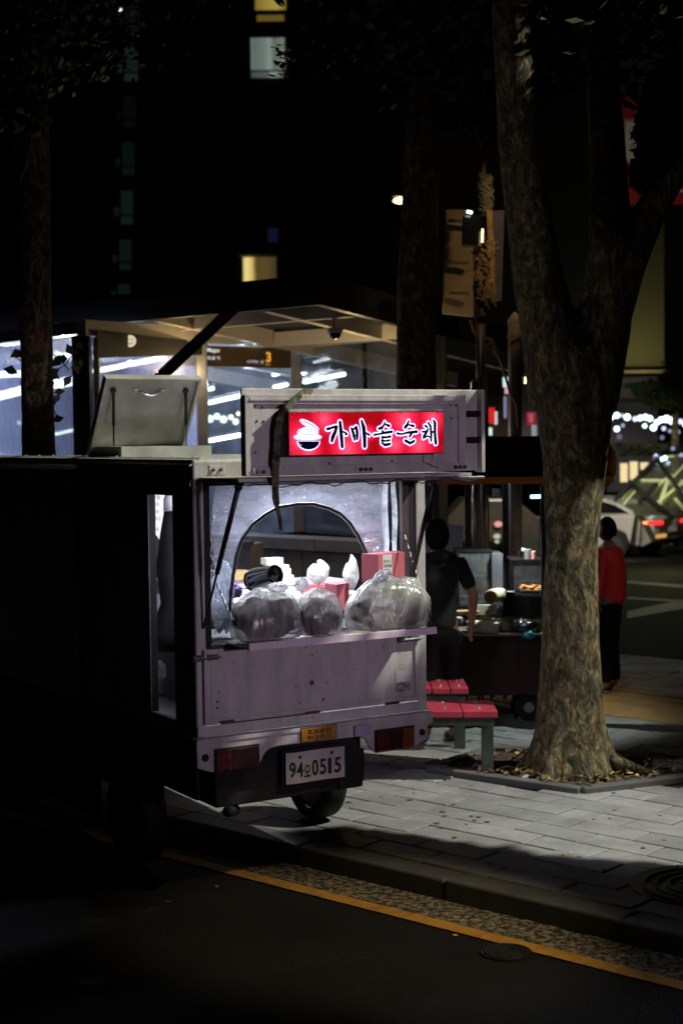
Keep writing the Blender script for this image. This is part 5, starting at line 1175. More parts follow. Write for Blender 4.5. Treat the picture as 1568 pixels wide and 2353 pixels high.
for v in (210, 330, 455): fbox(640, 650, v, v + 110, 60.5, .4, FAC, 'balcony_post', ab)
# olive-lit building right, with its ledge and lower wall
rb = thing('office_building', 'plain building with an olive lit upper wall behind the big tree', 'building', vz(at(1400, 1000, 48), -1))
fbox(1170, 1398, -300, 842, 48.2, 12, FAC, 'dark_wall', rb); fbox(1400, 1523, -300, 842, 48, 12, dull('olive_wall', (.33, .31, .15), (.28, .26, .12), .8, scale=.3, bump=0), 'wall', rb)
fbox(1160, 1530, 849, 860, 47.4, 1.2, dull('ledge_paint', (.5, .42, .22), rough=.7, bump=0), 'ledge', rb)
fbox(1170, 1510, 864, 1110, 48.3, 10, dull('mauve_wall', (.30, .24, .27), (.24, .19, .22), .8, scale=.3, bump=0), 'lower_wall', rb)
fbox(1300, 1510, 915, 919, 48.1, .2, FAC, 'groove', rb)
fbox(1526, 1900, -300, 1100, 50, 12, FAC, 'side_wing', rb)
light('facade_washer', 'AREA', (at(1480, 900, 46).x, 46.3, at(1440, 842, 46.3).z), 7, (1, .9, .5), (at(1480, 760, 48).x, 48, at(1460, 740, 48).z), .5)
fbox(925, 1170, 330, 1100, 46, 10, dull('dark_brown_facade', (.06, .045, .025), rough=.8, bump=0), 'middle_wing', rb)
# red and white banner
bn = thing('banner', 'red banner with large white letters hanging high behind the right tree', 'banner', at(1500, 450, 30))
m = MB(); m.slab([at(1395, 330, 30), at(1640, 330, 30), at(1640, 468, 30), at(1395, 468, 30)], (0, .05, 0)); RB = dull('banner_red', (.45, .02, .025), rough=.8, bump=0); m.build('cloth', RB, bn)
m = MB(); m.slab([at(1395, 225, 30), at(1475, 225, 30), at(1475, 329, 30), at(1395, 329, 30)], (0, .05, 0)); m.build('cloth', RB, bn)
m = MB(); put_text(m, 'E', at(1436, 278, 29.95), at(1466, 278, 29.95), at(1436, 366, 29.95), .03); put_text(m, '대', at(1485, 420, 29.95), at(1512, 420, 29.95), at(1485, 445, 29.95), .03); put_text(m, '소', at(1545, 410, 29.95), at(1575, 410, 29.95), at(1545, 440, 29.95), .03); m.build('lettering', WHITEP, bn)
m = MB(); m.slab([at(1434, 272, 29.98), at(1466, 272, 29.98), at(1470, 372, 29.98), at(1434, 372, 29.98)], (0, .01, 0)); m.build('white_field', dull('banner_white', (.6, .58, .5)), bn)
light('banner_fill_spot', 'SPOT', (at(1470, 400, 27).x, 26, at(1470, 560, 27).z), 70, (1, .85, .6), at(1470, 360, 30), .1, 80, .6)  # unseen spot added to light the banner
ORD = ['first', 'second', 'third', 'fourth', 'fifth', 'sixth', 'seventh', 'eighth', 'ninth', 'tenth', 'eleventh', 'twelfth', 'thirteenth', 'fourteenth', 'fifteenth', 'sixteenth', 'seventeenth', 'eighteenth', 'nineteenth', 'twentieth']
_sc = {}
def shoplab(k, c, r, v):
    row = 'below' if v > 973 else 'in'; key = (c, row); _sc[key] = _sc.get(key, 0) + 1
    return '%s blurred shop light, %s of that colour from the left %s the bright row' % (('greenish white', 'violet', 'yellowish')[c], ORD[_sc[key] - 1], row)
# row of blurred shop lights
for k, (u, v, r, s, c) in enumerate([(1402, 958, 10, 6, 0), (1416, 954, 9, 5, 0), (1416, 985, 9, 3, 0), (1428, 954, 6, 1.2, 1), (1440, 958, 10, 5, 0), (1430, 977, 6, .7, 1), (1458, 962, 8, 2, 1), (1470, 960, 9, 7, 0), (1482, 958, 9, 7, 0), (1492, 961, 9, 7, 0), (1480, 978, 7, 3, 0), (1500, 982, 10, 6, 0), (1508, 970, 9, 3, 0), (1518, 964, 9, 7, 0), (1530, 962, 11, 8, 0), (1524, 984, 7, 1.5, 1), (1543, 966, 12, 8, 0), (1550, 960, 10, 8, 2), (1538, 990, 6, .6, 1), (1556, 992, 7, .8, 1), (1562, 968, 8, 2, 1), (1575, 975, 10, 5, 0), (1578, 942, 7, 1.2, 1), (1520, 1005, 7, .3, 1), (1422, 1003, 9, .2, 1), (1590, 965, 10, 5, 0), (1604, 972, 10, 6, 0)]):
    cc = [(.72, 1, .92), (.62, .64, 1), (.95, 1, .55)][c]; m = MB(); m.ball(at(u, v, 44), r * .72 * 44 / FPX, 12, 8)
    tag(m.build('shop_light', glow('shop_light_%d' % k, cc, min(s, 4))), ('greenish white', 'violet', 'yellowish')[c] + ' blurred shop light ' + ('large', 'small')[r < 8] + ', number ' + str(k + 1) + ' from the left in the row' if False else shoplab(k, c, r, v), 'shop light', 'blurred shop lights across the street')
lowb = thing('low_shop', 'low dark shop with tall cream lit windows behind the parked car', 'shop', vz(at(1460, 1110, 46), -1))
fbox(1395, 1900, 1012, 1130, 46, 6, FAC, 'wall', lowb)
CRW = glow('cream_window', (1, .78, .42), .95)
for (a, b, c_, d_2) in ((1424, 1440, 1064, 1107), (1446, 1463, 1060, 1104), (1470, 1488, 1062, 1078)): fbox(a, b, c_, d_2, 46, .1, CRW, 'window', lowb, .06)
fbox(1380, 1500, 935, 950, 54, 1, dull('pale_fascia', (.6, .6, .65)), 'shop_fascia', lowb)
# slanting glass and steel lattice, lit from inside
lt = thing('glass_lattice_roof', 'slanting steel lattice of a glass roof lit yellow green at the right edge', 'glass roof', vz(at(1530, 1150, 34), -.7))
LS = dull('lattice_steel', (.55, .62, .33), (.42, .48, .25), .4, scale=2, bump=0)
def k4(x, y): return (951 + .3936 * x, 1016.5 + .3936 * y)
def lw(u, v): return at(u, v, 34 + (1160 - v) * .03)
for a, b, w_ in (((1255, 222), (1480, 225), .09), ((1210, 330), (1395, 135), .05), ((1335, 340), (1500, 190), .07), ((1345, 325), (1265, 240), .06), ((1440, 350), (1480, 226), .09), ((1430, 355), (1568, 240), .10), ((1480, 225), (1600, 330), .08), ((1490, 230), (1640, 70), .07), ((1395, 90), (1600, 70), .05), ((1520, 330), (1600, 420), .06), ((1225, 360), (1300, 270), .04), ((1560, 225), (1640, 300), .08)):
    m = MB(); m.bar(lw(*k4(*a)), lw(*k4(*b)), w_, w_); m.build('lattice_bar', LS, lt)
for a, b in (((1395, 85), (1600, 380)), ((1240, 225), (1480, 430)), ((1160, 330), (1420, 80)), ((1300, 340), (1400, 240))):
    m = MB(); m.bar(lw(*k4(*a)) - Vector((0, .3, 0)), lw(*k4(*b)) - Vector((0, .3, 0)), .08, .08); m.build('dark_glazing_bar', STLD, lt)
m = MB(); m.face([lw(*k4(*p)) + Vector((0, .1, 0)) for p in ((1200, 350), (1400, 80), (1900, 60), (1900, 420), (1300, 430))]); m.build('glass_sheet', sheet('lattice_glass', col=(.2, .22, .13), gloss=.04, haze=.25), lt, solid=.01)
for k, (u, v, s, c) in enumerate(((1518, 1055, 5, (.55, 1, .85)), (1510, 1058, 4, (.6, 1, .95)), (1527, 1052, 5, (.55, 1, .8)), (1506, 1047, 1.5, (.6, .6, 1)), (1534, 1064, 1.5, (.6, .6, 1)), (1545, 1030, .6, (.5, .5, 1)), (1565, 1045, .8, (.5, .5, 1)))):
    m = MB(); m.ball(at(u, v, 37), .05, 12, 8); tag(m.build('inside_lamp', glow('lat_%d' % k, c, s)), ('large pale green', 'green, lower left of the large one,', 'green, upper right of the large one,', 'small violet, left of the large one,', 'small violet, right of the large one,', 'faint violet, high above the others,', 'faint violet, at the very edge,')[k] + ' blurred lamp in the glass lattice', 'lamp', 'lamps inside the glass lattice')
light('lattice_light', 'POINT', at(1500, 1120, 31.5), 32, (1, 1, .5), size=0); light('lattice_light', 'POINT', at(1560, 1100, 32), 32, (1, 1, .5), size=0)
# dark conifer in front of the shop lights
cf = thing('pine_tree', 'dark bushy evergreen silhouetted before the shop lights at the right edge', 'tree', vz(at(1500, 1100, 40), -.74))
crown('crown', cf, [cn(at(1510, 900, 40), (.62, .5, .35)), cn(at(1475, 892, 40), (.3, .3, .18)), cn(at(1450, 885, 40), (.2, .2, .06)), cn(at(1560, 870, 40), (.5, .5, .7)), cn(at(1530, 925, 40), (.6, .4, .22)), cn(at(1580, 920, 40), (.4, .4, .3)), cn(at(1480, 1032, 40), (.9, .5, .16)), cn(at(1570, 760, 40), (.4, .4, 1.0))], 9000, .045, LEAF, 9)
m = MB(); b_ = vz(at(1545, 1000, 40.2), -.74); m.cyl(b_, at(1552, 850, 40.2), .12, .08); m.build('trunk', BARK, cf)
# ================================================================== POLES AND HANGING THINGS ON THE PAVEMENT
YP = 13.6; Pm = lambda u, v, Y=YP: at(u, v, Y)
SATIN = dull('satin_steel', (.62, .55, .5), (.5, .45, .42), .26, .75, 6, bump=.05)
up_ = thing('wrapped_pole', 'chrome mast wrapped with rope and rags rising behind the sign panel', 'pole', vz(Pm(1104, 1300), 0))
for u, w_, v0, v1 in ((1104, 11, 690, 1500), (1089, 6, 870, 1500), (1116, 6, 860, 1500)):
    m = MB(); p, q = vz(Pm(u, 1000), .0), Pm(u - 1, v0); m.cyl(p, q, w_ * YP / FPX, n=20); m.build('tube', SATIN, up_, smooth=True)
for v, r in ((905, 9), (700, 13), (740, 13), (1030, 14), (892, 9)): m = MB(); c = Pm(1104 if r > 10 else 1089, v); m.cyl(c, c + Vector((0, 0, .05)), r * YP / FPX, n=20); m.build('collar', BLACKM, up_)
m = MB(); m.cyl(Pm(1104, 690), Pm(1112, 300), .035, .02); m.build('upper_mast', RUST, up_)
ROPE = dull('hemp_rope', (.42, .3, .14), (.25, .17, .08), .9, scale=20); RAG = dull('grey_wrapping', (.16, .15, .12), (.07, .07, .055), .9, scale=8)
m = MB(); rr_ = random.Random(5)
for k in range(70):
    v = rr_.uniform(560, 690); a = Pm(1104 + rr_.uniform(-14, 16), v, YP - .1 - rr_.random() * .1); b = a + Vector((rr_.uniform(-.1, .12), 0, rr_.uniform(-.14, .10))); m.tube([a, a.lerp(b, .5) + Vector((rr_.uniform(-.02, .02), -.02, 0)), b], .0055, 5)
for k in range(14): c = Pm(1104, 590 + k * 4, YP); m.tube([c + Vector((.055 * math.cos(t), .055 * math.sin(t), .01 * t / 6)) for t in [i * .7 for i in range(10)]], .009, 5)
for k in range(10): m.tube([Pm(1118 + k % 3 * 5, 480 + 0 * k, YP - .1), Pm(1122 + k % 4 * 4, 560, YP - .1), Pm(1118 + k % 5 * 5, 650 + 6 * k, YP - .12)], .008, 5)
stuff(m.build('rope_tangle', ROPE, up_))
m = MB()
for k in range(16):
    c = Pm(1114 + rr_.uniform(-4, 4), 405 + k * 5, YP); m.tube([c + Vector((.055 * math.cos(t), .055 * math.sin(t), .02 * math.sin(t * 2 + k))) for t in [i * .63 for i in range(11)]], .016, 5)
stuff(m.build('rag_wrap', RAG, up_))
m = MB(); m.tube([Pm(1090, 300), Pm(1104, 330), Pm(1108, 345)], .01, 6); m.build('hook', ALU, up_)
tag(MB().tube([Pm(1080, 735), Pm(1086, 758), Pm(1100, 775), Pm(1128, 778), Pm(1150, 830), Pm(1172, 905), Pm(1186, 930), Pm(1190, 985)], .012, 6).build('rope', ROPE, smooth=True), 'pale rope slung from the chrome mast down to the capped post', 'rope')
tag(MB().tube([Pm(1128, 782), Pm(1112, 800), Pm(1110, 815), Pm(1122, 812), Pm(1130, 790), Pm(1134, 812), Pm(1142, 820)], .010, 6).build('rope', ROPE, smooth=True), 'small rope knot with a loop beside the chrome mast', 'rope')
YPP = 13.9
cp = thing('capped_post', 'smooth round grey post with a pointed cap, tied with rope', 'post', vz(at(1182, 1000, YPP), 0))
m = MB(); p, q = vz(at(1180, 1000, YPP), 0), at(1182, 742, YPP); m.cyl(p, q, 15.5 * YPP / FPX, n=28); m.build('post', dull('post_grey', (.36, .31, .27), rough=.45), cp, smooth=True)
m = MB(); m.cyl(q + Vector((0, 0, .001)), q + Vector((0, 0, .03)), 17 * YPP / FPX, 17 * YPP / FPX, 24); m.cyl(q + Vector((0, 0, .031)), q + Vector((0, 0, .10)), 16 * YPP / FPX, 3 * YPP / FPX, 24); m.build('cap', dull('post_cap', (.42, .38, .3)), cp)
m = MB(); m.tube([at(1164, 770, YPP - .08), at(1182, 773, YPP - .1), at(1196, 770, YPP - .08), at(1204, 790, YPP - .06), at(1201, 850, YPP - .05), at(1200, 900, YPP - .05)], .011, 6); m.build('rope_tie', ROPE, cp, smooth=True)
# panels hanging on the mast
t = thing('hanging_board', 'tall cream board hanging left of the wrapped mast in warm light', 'board', at(1050, 720, 14.4))
m = MB(); m.slab([at(1023, 480, 14.4), at(1085, 480, 14.2), at(1088, 728, 14.2), at(1016, 720, 14.4)], (0, .05, 0)); m.build('panel', dull('cream_board', (.58, .46, .33), (.42, .33, .22), .6, scale=2), t, bevel=.01)
for v in (602, 672, 506): m = MB(); m.bar(at(1032, v, 14.3), at(1076, v + 2, 14.15), .02, .03); m.build('fold', dull('fold_brown', (.3, .22, .14)), t)
m = MB(); m.slab([at(1124, 484, 13.9), at(1158, 482, 13.9), at(1152, 690, 13.9), at(1128, 690, 13.9)], (0, .04, 0)); tag(m.build('banner', dull('slate_cloth', (.10, .10, .17), rough=.8)), 'narrow slate blue banner hanging right of the wrapped mast', 'banner')
t = thing('control_box', 'dark control box on the chrome mast with a small white lamp on top', 'box', Pm(1083, 562, 13.3))
m = MB(); m.slab([at(1064, 492, 13.3), at(1108, 492, 13.3), at(1110, 568, 13.3), at(1062, 562, 13.3)], (0, .12, 0)); m.build('case', GLB, t, bevel=.01)
m = MB(); m.tube([at(1072, 485, 13.2), at(1084, 488, 13.2)], .012, 10); m.build('lamp', glow('white_led', (.8, 1, 1), 6), t)
m = MB(); m.cyl(at(1108, 525, 13.2), at(1107, 556, 13.2), .009, n=8); m.build('indicator', glow('warm_led', (1, .8, .35), 3), t)
# luminous street lamps in view
for (u, v, Y, r, s, c, lb, mast) in ((925, 460, 26, .075, 9, (1, .78, .28), 'warm street lamp glowing high left of the middle tree', True), (1210, 873, 30, .075, 8, (.9, 1, .35), 'small yellow green lamp low between the capped post and the big tree', True), (276, 21, 50, .05, 2.5, (.8, .85, 1), 'tiny white lamp near the top left of the night sky', False)):
    t = thing('street_lamp', lb, 'street lamp', vz(at(u, v, Y), 0) if mast else at(u, v, Y)); c_ = at(u, v, Y)
    m = MB(); m.ball(c_, (r * 2.2 if mast else r, r, r * .7), 14, 8); m.build('lamp_glass', glow('lamp_glow_%d' % u, c, s), t)
    m = MB(); m.slab([c_ + Vector((x * r * 2.6, y * r * 1.4, r * .75)) for x, y in ((-1, -1), (1, -1), (1, 1), (-1, 1))], (0, 0, r * .5)); m.build('lamp_hood', STLD, t)
    if mast: m = MB(); b_ = vz(c_, -.1) + Vector((r * 4, .2, 0)); m.tube([b_, Vector((b_.x, b_.y, c_.z + r * 2)), c_ + Vector((r * 2, 0, r * 1.5))], .05, 8); m.build('mast', STLD, t)
light('mast_fill_spot', 'SPOT', (1.95, 12.3, 4.9), 50, (1, .66, .28), at(1085, 600, 13.9), .03, 44, .7)  # unseen spot added to warm the hanging board and wrapped mast
for k, (u, v, Y) in enumerate(((1021, 271, 9.2), (1034, 276, 9.2), (1042, 272, 9.2), (1048, 270, 9.2), (1101, 396, 9.5))):
    m = MB(); m.ball(at(u, v, 60), .025 + .01 * (k % 2), 10, 6); tag(m.build('distant_lamp', glow('pin_%d' % k, (.7, .9, .45), 1.5)), 'tiny yellow green lamp glint in the upper leaves, ' + ('leftmost of four', 'second and lowest of four', 'third of four', 'rightmost of four', 'alone above the wrapped pole')[k], 'lamp', 'tiny lamps glinting through the leaves')
# red and white glimpses behind the poles
t = thing('shop_sign', 'small red and white shop sign glowing low behind the poles', 'shop sign', at(1132, 1000, 24)); 
for (a, b, c_, d_2, mt) in ((1122, 1136, 936, 972, glow('sr', (.7, .02, .02), .9)), (1136, 1142, 945, 975, glow('sw', (.9, .85, .9), .7)), (1116, 1130, 982, 1000, glow('sw2', (.7, 1, .85), .9)), (1156, 1168, 866, 888, glow('sw3', (.65, .95, .9), 1)), (1160, 1167, 888, 904, glow('sr2', (.9, .5, .55), .7)), (1158, 1163, 910, 960, glow('sw4', (.3, .28, .5), .7)), (1198, 1205, 866, 878, glow('sw5', (.7, .68, .8), .5))):
    fbox(a, b, c_, d_2, 24, .1, mt, 'sign_panel', t)
t = thing('shop_sign', 'dim red sign strip glowing just right of the capped post', 'shop sign', at(1215, 960, 24))
for (a, b, c_, d_2, mt) in ((1211, 1230, 946, 976, glow('srr', (.35, .02, .04), .8)), (1214, 1224, 950, 970, glow('sr5', (.9, .5, .55), .5)), (1222, 1232, 976, 1002, glow('sb5', (.5, .55, .65), .5)), (1226, 1240, 916, 932, glow('so5', (.35, .22, .16), .6)), (1196, 1235, 846, 851, glow('tr5', (.28, .2, .12), .8))): fbox(a, b, c_, d_2, 24, .1, mt, 'sign_panel', t)
#==PART6==
# ================================================================== BENCHES
REDP = dull('red_bench_plank', (.50, .05, .085), (.36, .035, .06), .38, scale=8, bump=.12)
LEGM = dull('bench_leg_steel', (.10, .115, .10), (.06, .07, .06), .5, .3, 12)
def bench(x1, y0, n, pw, dep, label, ang=-.07):
    t = thing('park_bench', label, 'bench', (x1, y0 + dep / 2, 0)); ca, sa = math.cos(ang), math.sin(ang)
    W_ = lambda a, b, z: Vector((x1 - a * ca - b * sa * 0, y0 + b - a * sa, z))
    for k in range(n):
        a0, a1 = k * pw + .003, (k + 1) * pw - .003
        pk = MB().slab([W_(a0, 0, .415), W_(a1, 0, .415), W_(a1, dep, .415), W_(a0, dep, .415)], (0, 0, .045)).build('plank', REDP, t, bevel=.006)
        for b in (.09, dep - .09):
            c = W_((a0 + a1) / 2, b, .4605); MB().cyl(c, c + Vector((0, 0, .008)), .013, .008, 10).build('bolt', GALV, pk)
    L_ = n * pw
    for b in (.06, dep - .06): MB().bar(W_(.02, b, .385), W_(L_ - .02, b, .385), .04, .055).build('rail', LEGM, t)
    for a in (.05, L_ - .06):
        MB().bar(W_(a, .05, .385), W_(a, dep - .05, .385), .05, .05).build('bracket', LEGM, t)
        MB().slab([W_(a - .036, dep * .42, 0), W_(a + .036, dep * .42, 0), W_(a + .036, dep * .42, .36), W_(a - .036, dep * .42, .36)], (0, .07, 0)).build('leg', LEGM, t)
    return t
bench(gr(1142, 1, 0).x * 0 + .975, 9.62, 6, .222, .40, 'front red plank bench with bolted planks right behind the truck')
bench(.865, 10.52, 7, .128, .40, 'second red bench, farther back behind the front one')
# ================================================================== STREET STALL
sl = thing('street_stall', 'dark red food stall cart with orange edged awning and glass cases beyond the benches', 'food stall', (1.15, 11.9, 0))
YC = 11.6
def sb(u0, u1, v0, v1, Y, dy, name, mat, par, bevel=0):
    p, q = at(u0, v1, Y), at(u1, v0, Y); m = MB(); m.box(p.x, q.x, Y, Y + dy, p.z, q.z); return m.build(name, mat, par, bevel=bevel)
MAROON = dull('maroon_panel', (.035, .004, .004), (.02, .003, .003), .5)
p, q = at(975, 1600, YC), at(1262, 1452, YC); MB().box(p.x, q.x, YC, YC + .9, .22, q.z - .02).build('cart_body', MAROON, sl, bevel=.01)
ztop = q.z
MB().box(p.x - .03, q.x + .03, YC - .05, YC + .95, ztop - .019, ztop).build('counter_top', dull('worn_counter', (.30, .28, .25), (.18, .17, .15)), sl)
for k in range(4): MB().box(p.x + .02 + k * (q.x - p.x) / 4, p.x + (k + 1) * (q.x - p.x) / 4 - .01, YC - .014, YC - .002, .28, ztop - .06).build('side_panel', MAROON, sl)
for x in (p.x + .15, q.x - .15):
    w_ = MB().cyl((x, YC + .1, .11), (x, YC + .16, .11), .108, n=20).build('wheel', BLACK, sl); MB().cyl((x, YC + .08, .11), (x, YC + .099, .11), .04, n=10).build('hub', GALV, w_)
for u in (1074, 1160, 1000): MB().bar(vz(at(u, 1000, YC + .85), .2), at(u, 1112, YC + .85), .05, .05).build('post', BLACKM, sl)
MB().bar(vz(at(1247, 1000, YC), .2), at(1247, 1115, YC), .04, .04).build('post', BLACKM, sl)
CANV = dull('black_canvas', (.018, .014, .013), rough=.9); ORNG = dull('orange_canvas', (.55, .2, .04), (.4, .13, .03), .8)
aw0, aw1 = at(968, 1112, YC - .25), at(1408, 1112, YC - .25)
zt2 = 2.06
MB().slab([(aw0.x, aw0.y, aw0.z + .03), (aw1.x, aw1.y, aw0.z + .03), (aw1.x - .1, aw1.y + 1.35, zt2 + .12), (aw0.x, aw0.y + 1.35, zt2 + .12)], (0, 0, .015)).build('awning', CANV, sl)
m = MB(); NN = 40
for i in range(NN + 1):
    x = aw0.x + (aw1.x - aw0.x) * i / NN; dz = .012 * math.sin(i * 1.1) ; m.v += [Vector((x, aw0.y - .005, aw0.z + .045)), Vector((x, aw0.y - .01, aw0.z - .005 + dz * .4))]
for i in range(NN): m.f.append((2 * i, 2 * i + 2, 2 * i + 3, 2 * i + 1))
m.build('valance', ORNG, sl, solid=.004)
# rolled side curtain right of the tree
m = MB(); a = at(1392, 1015, YC + .1)
for i, (u0, u1, v) in enumerate([(1368, 1392, 1012), (1366, 1408, 1030), (1366, 1416, 1055), (1368, 1414, 1085), (1370, 1400, 1112), (1372, 1388, 1122)]): m.v += [at(u0, v, YC + .2), at((u0 + u1) / 2, v, YC - .02 - .05 * (i % 2)), at(u1, v, YC + .15)]
for i in range(5):
    for k in range(2): q_ = 3 * i + k; m.f.append((q_, q_ + 3, q_ + 4, q_ + 1))
m.build('side_curtain', ORNG, sl, smooth=True, solid=.006)
MB().tube([at(1218, 1141, YC + .1), at(1254, 1140, YC + .1)], .013, 8).build('led_bar', glow('cyan_led', (.35, .95, .85), 5), sl)
light('stall_led', 'SPOT', at(1190, 1135, YC + .05), 75, (.9, 1, .88), (at(1150, 1440, YC).x, YC + .2, ztop), 0, 95, .5)
sb(1130, 1148, 1122, 1139, YC + .3, .02, 'price_tag', dull('tag_white', (.5, .5, .55)), sl)
CASEG = sheet('case_glass', col=(.5, .55, .6), gloss=.10, haze=.18, rough=.05, bstr=0)
def case(u0, u1, v0, v1, Y, dy, label, shelves):
    c0 = at((u0 + u1) / 2, v1, Y); t = thing('glass_case', label, 'glass case', c0); p, q = at(u0, v1, Y), at(u1, v0, Y); p.z = max(p.z, ztop + .001)
    for (x, y) in ((p.x, Y), (q.x, Y), (p.x, Y + dy), (q.x, Y + dy)): MB().bar((x, y, p.z), (x, y, q.z), .018, .018).build('frame_post', BLACKM, t)
    MB().box(p.x - .01, q.x + .01, Y - .01, Y + dy + .01, q.z, q.z + .015).build('frame_top', BLACKM, t); MB().box(p.x - .01, q.x + .01, Y - .01, Y + dy + .01, p.z, p.z + .02).build('frame_base', BLACKM, t)
    MB().box(p.x + .01, q.x - .01, Y - .004, Y + .002, p.z + .02, q.z).build('glass_pane', CASEG, t)
    for v in shelves: z = at(0, v, Y).z; MB().box(p.x + .012, q.x - .012, Y + .01, Y + dy - .01, z, z + .008).build('shelf', GALV, t)
case(1052, 1128, 1268, 1398, YC + .35, .35, 'tall dark framed glass display case on the stall counter', (1338, 1384))
case(1176, 1244, 1289, 1362, YC + .15, .35, 'low glass case with metal cups on its top, right end of the stall', (1350,))
sb(1130, 1154, 1272, 1398, YC + .3, .4, 'steamer_cabinet', dull('grey_cabinet', (.12, .12, .15), rough=.35), None); tag(bpy.data.objects['steamer_cabinet'], 'dark grey steel cabinet with a small pale sticker beside the tall glass case', 'cabinet')
def cup(u, v, r, h, Y, mat, label): c = at(u, v, Y); t = MB().tube([c, c + Vector((0, 0, h)), c + Vector((0, 0, h - .004)), c + Vector((0, 0, .01))], [r * .85, r, r * .9, r * .8], 16).build('metal_cup', mat, smooth=False); tag(t, label, 'cup')
cup(1199, 1287, .032, .075, YC + .22, CHROME, 'dull steel mug standing on the low glass case'); cup(1211, 1287, .03, .085, YC + .2, ALU, 'bright aluminium cup in the middle on the low glass case'); cup(1224, 1287, .02, .07, YC + .2, dull('pink_cup', (.7, .3, .3)), 'narrow pinkish cup on the low glass case')
m = MB(); c = at(1198, 1268, YC + .22); m.slab([c, c + Vector((.05, 0, -.02)), c + Vector((.05, 0, .02)), c + Vector((0, 0, .035))], (0, .01, 0)); tag(m.build('paper_slip', WHITEP), 'white paper slip standing out of the steel mug on the low glass case', 'paper')
FRY = dull('fried_food', (.75, .3, .06), (.5, .16, .03), .6, scale=30, bump=1, bscale=60, kind='Object')
t = thing('fried_food_tray', 'tray heaped with orange fried food in front of the low glass case', 'food tray', at(1225, 1358, YC + .08))
m = MB(); 
for k in range(26): m.ball(at(1198 + rnd.uniform(0, 46), 1352 + rnd.uniform(-6, 4), YC + .1 + rnd.random() * .04), (rnd.uniform(.015, .03), .02, .013), 8, 6)
stuff(m.build('fried_pieces', FRY, t, smooth=True)); sb(1196, 1246, 1356, 1361, YC + .05, .12, 'tray', GALV, t)
t = thing('paper_roll', 'big cream roll with a brown end lying on the stall counter', 'roll', at(1130, 1385, YC + .05))
a, b = at(1127, 1371, YC - .02), at(1152, 1364, YC + .25)
m = MB(); pr = [a.lerp(b, k / 8) for k in range(9)]; m.tube(pr, [.056, .058, .053, .057, .052, .056, .05, .05, .045], 22); m.build('roll_body', dull('cream_roll', (.72, .64, .5)), t, smooth=True)
d = (a - b).normalized(); m = MB(); m.cyl(a + d * .001, a + d * .006, .049, n=22); m.build('roll_end', dull('brown_end', (.42, .22, .09), (.3, .15, .06)), t)
t = thing('grill_pan', 'large glossy black covered pan on the right of the stall counter', 'pan', at(1200, 1420, YC))
m = MB(); m.slab([at(1148, 1420, YC - .02), at(1250, 1424, YC - .02), at(1250, 1366, YC + .0), at(1160, 1362, YC + .0)], (0, .3, 0)); m.build('lid', GLB, t, bevel=.02)
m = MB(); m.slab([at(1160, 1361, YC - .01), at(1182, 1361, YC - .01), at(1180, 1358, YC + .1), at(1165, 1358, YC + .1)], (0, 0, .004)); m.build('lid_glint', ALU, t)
t = thing('foam_box', 'white foam box with lid at the front of the stall counter', 'box', at(1110, 1440, YC - .02))
m = MB(); a, b = at(1076, 1442, YC - .03), at(1146, 1442, YC - .03); zb = ztop + .001
m.slab([(a.x, YC - .03, zb), (b.x, YC - .03, zb), (b.x, YC + .14, zb), (a.x, YC + .14, zb)], (0, 0, .06)); m.build('tub', dull('foam', (.62, .62, .56)), t, bevel=.008)
MB().box(a.x - .008, b.x + .008, YC - .038, YC + .148, zb + .061, zb + .078).build('lid', dull('foam', (.7, .7, .64)), t, bevel=.005)
o = sb(1046, 1082, 1404, 1414, YC + .0, .12, 'wooden_board', dull('light_wood', (.5, .33, .17)), None, .004); tag(o, 'light wooden chopping board edge at the left of the foam box', 'board')
o = sb(1046, 1062, 1418, 1432, YC - .03, .08, 'white_bowl', WHITEP, None, .01); tag(o, 'small white bowl at the left end of the stall counter', 'bowl')
o = sb(1088, 1140, 1390, 1412, YC + .2, .05, 'paper_liner', dull('paper_liner', (.6, .58, .52)), None); tag(o, 'white paper liner standing behind the foam box on the stall', 'paper')
t = thing('cooking_pot', 'round brown pot with a shiny rim beside the foam box', 'pot', at(1160, 1438, YC - .02))
c = at(1160, 1440, YC + .05); c.z = ztop + .001; m = MB(); m.tube([c, c + Vector((0, 0, .03)), c + Vector((0, 0, .09)), c + Vector((0, 0, .10))], [.05, .068, .062, .066], 20); m.build('pot_body', dull('brown_pot', (.16, .13, .09), rough=.3), t, smooth=True)
m = MB(); m.cyl(c + Vector((0, 0, .101)), c + Vector((0, 0, .106)), .05, n=16); m.build('lid', ALU, t)
m = MB()
for k, (u, v) in enumerate(((1094, 1406), (1119, 1407))): tag(MB().ball(at(u, v, YC + .05), (.022, .02, .014), 12, 8).build('sauce_cap', dull('cap_%d' % k, ((.85, .18, .06), (.8, .6, .08))[k]), smooth=True), ('orange red', 'yellow')[k] + ' bottle cap among the things on the stall counter', 'cap')
m = MB(); m.ball(at(1205, 1438, YC - .04), (.09, .06, .05), 22, 14, crumple(4.4, .3, .3)); tag(m.build('black_bag', GLB, smooth=True), 'crumpled black plastic bag on the right front of the stall counter', 'plastic bag')
m = MB(); m.ball(at(1213, 1458, YC - .09), (.055, .04, .03), 20, 12, crumple(9.1, .4, .4)); tag(m.build('teal_cloth', dull('teal_cloth', (.04, .30, .36)), smooth=True), 'crumpled teal cloth hanging below the black bag on the stall', 'cloth')
t = thing('steel_basin', 'round steel basin hanging at the left front of the stall', 'basin', at(1040, 1480, 11.4)); c = at(1038, 1470, 11.4)
m = MB(); m.cyl(c, c + Vector((.01, .05, 0)), .075, .06, 24); m.build('basin', dull('dull_steel', (.2, .18, .22), rough=.4), t); m = MB(); m.tube([c + Vector((.085 * math.cos(k * .4), 0, .085 * math.sin(k * .4))) for k in range(17)], .009, 6); m.build('rim', BLACKM, t)
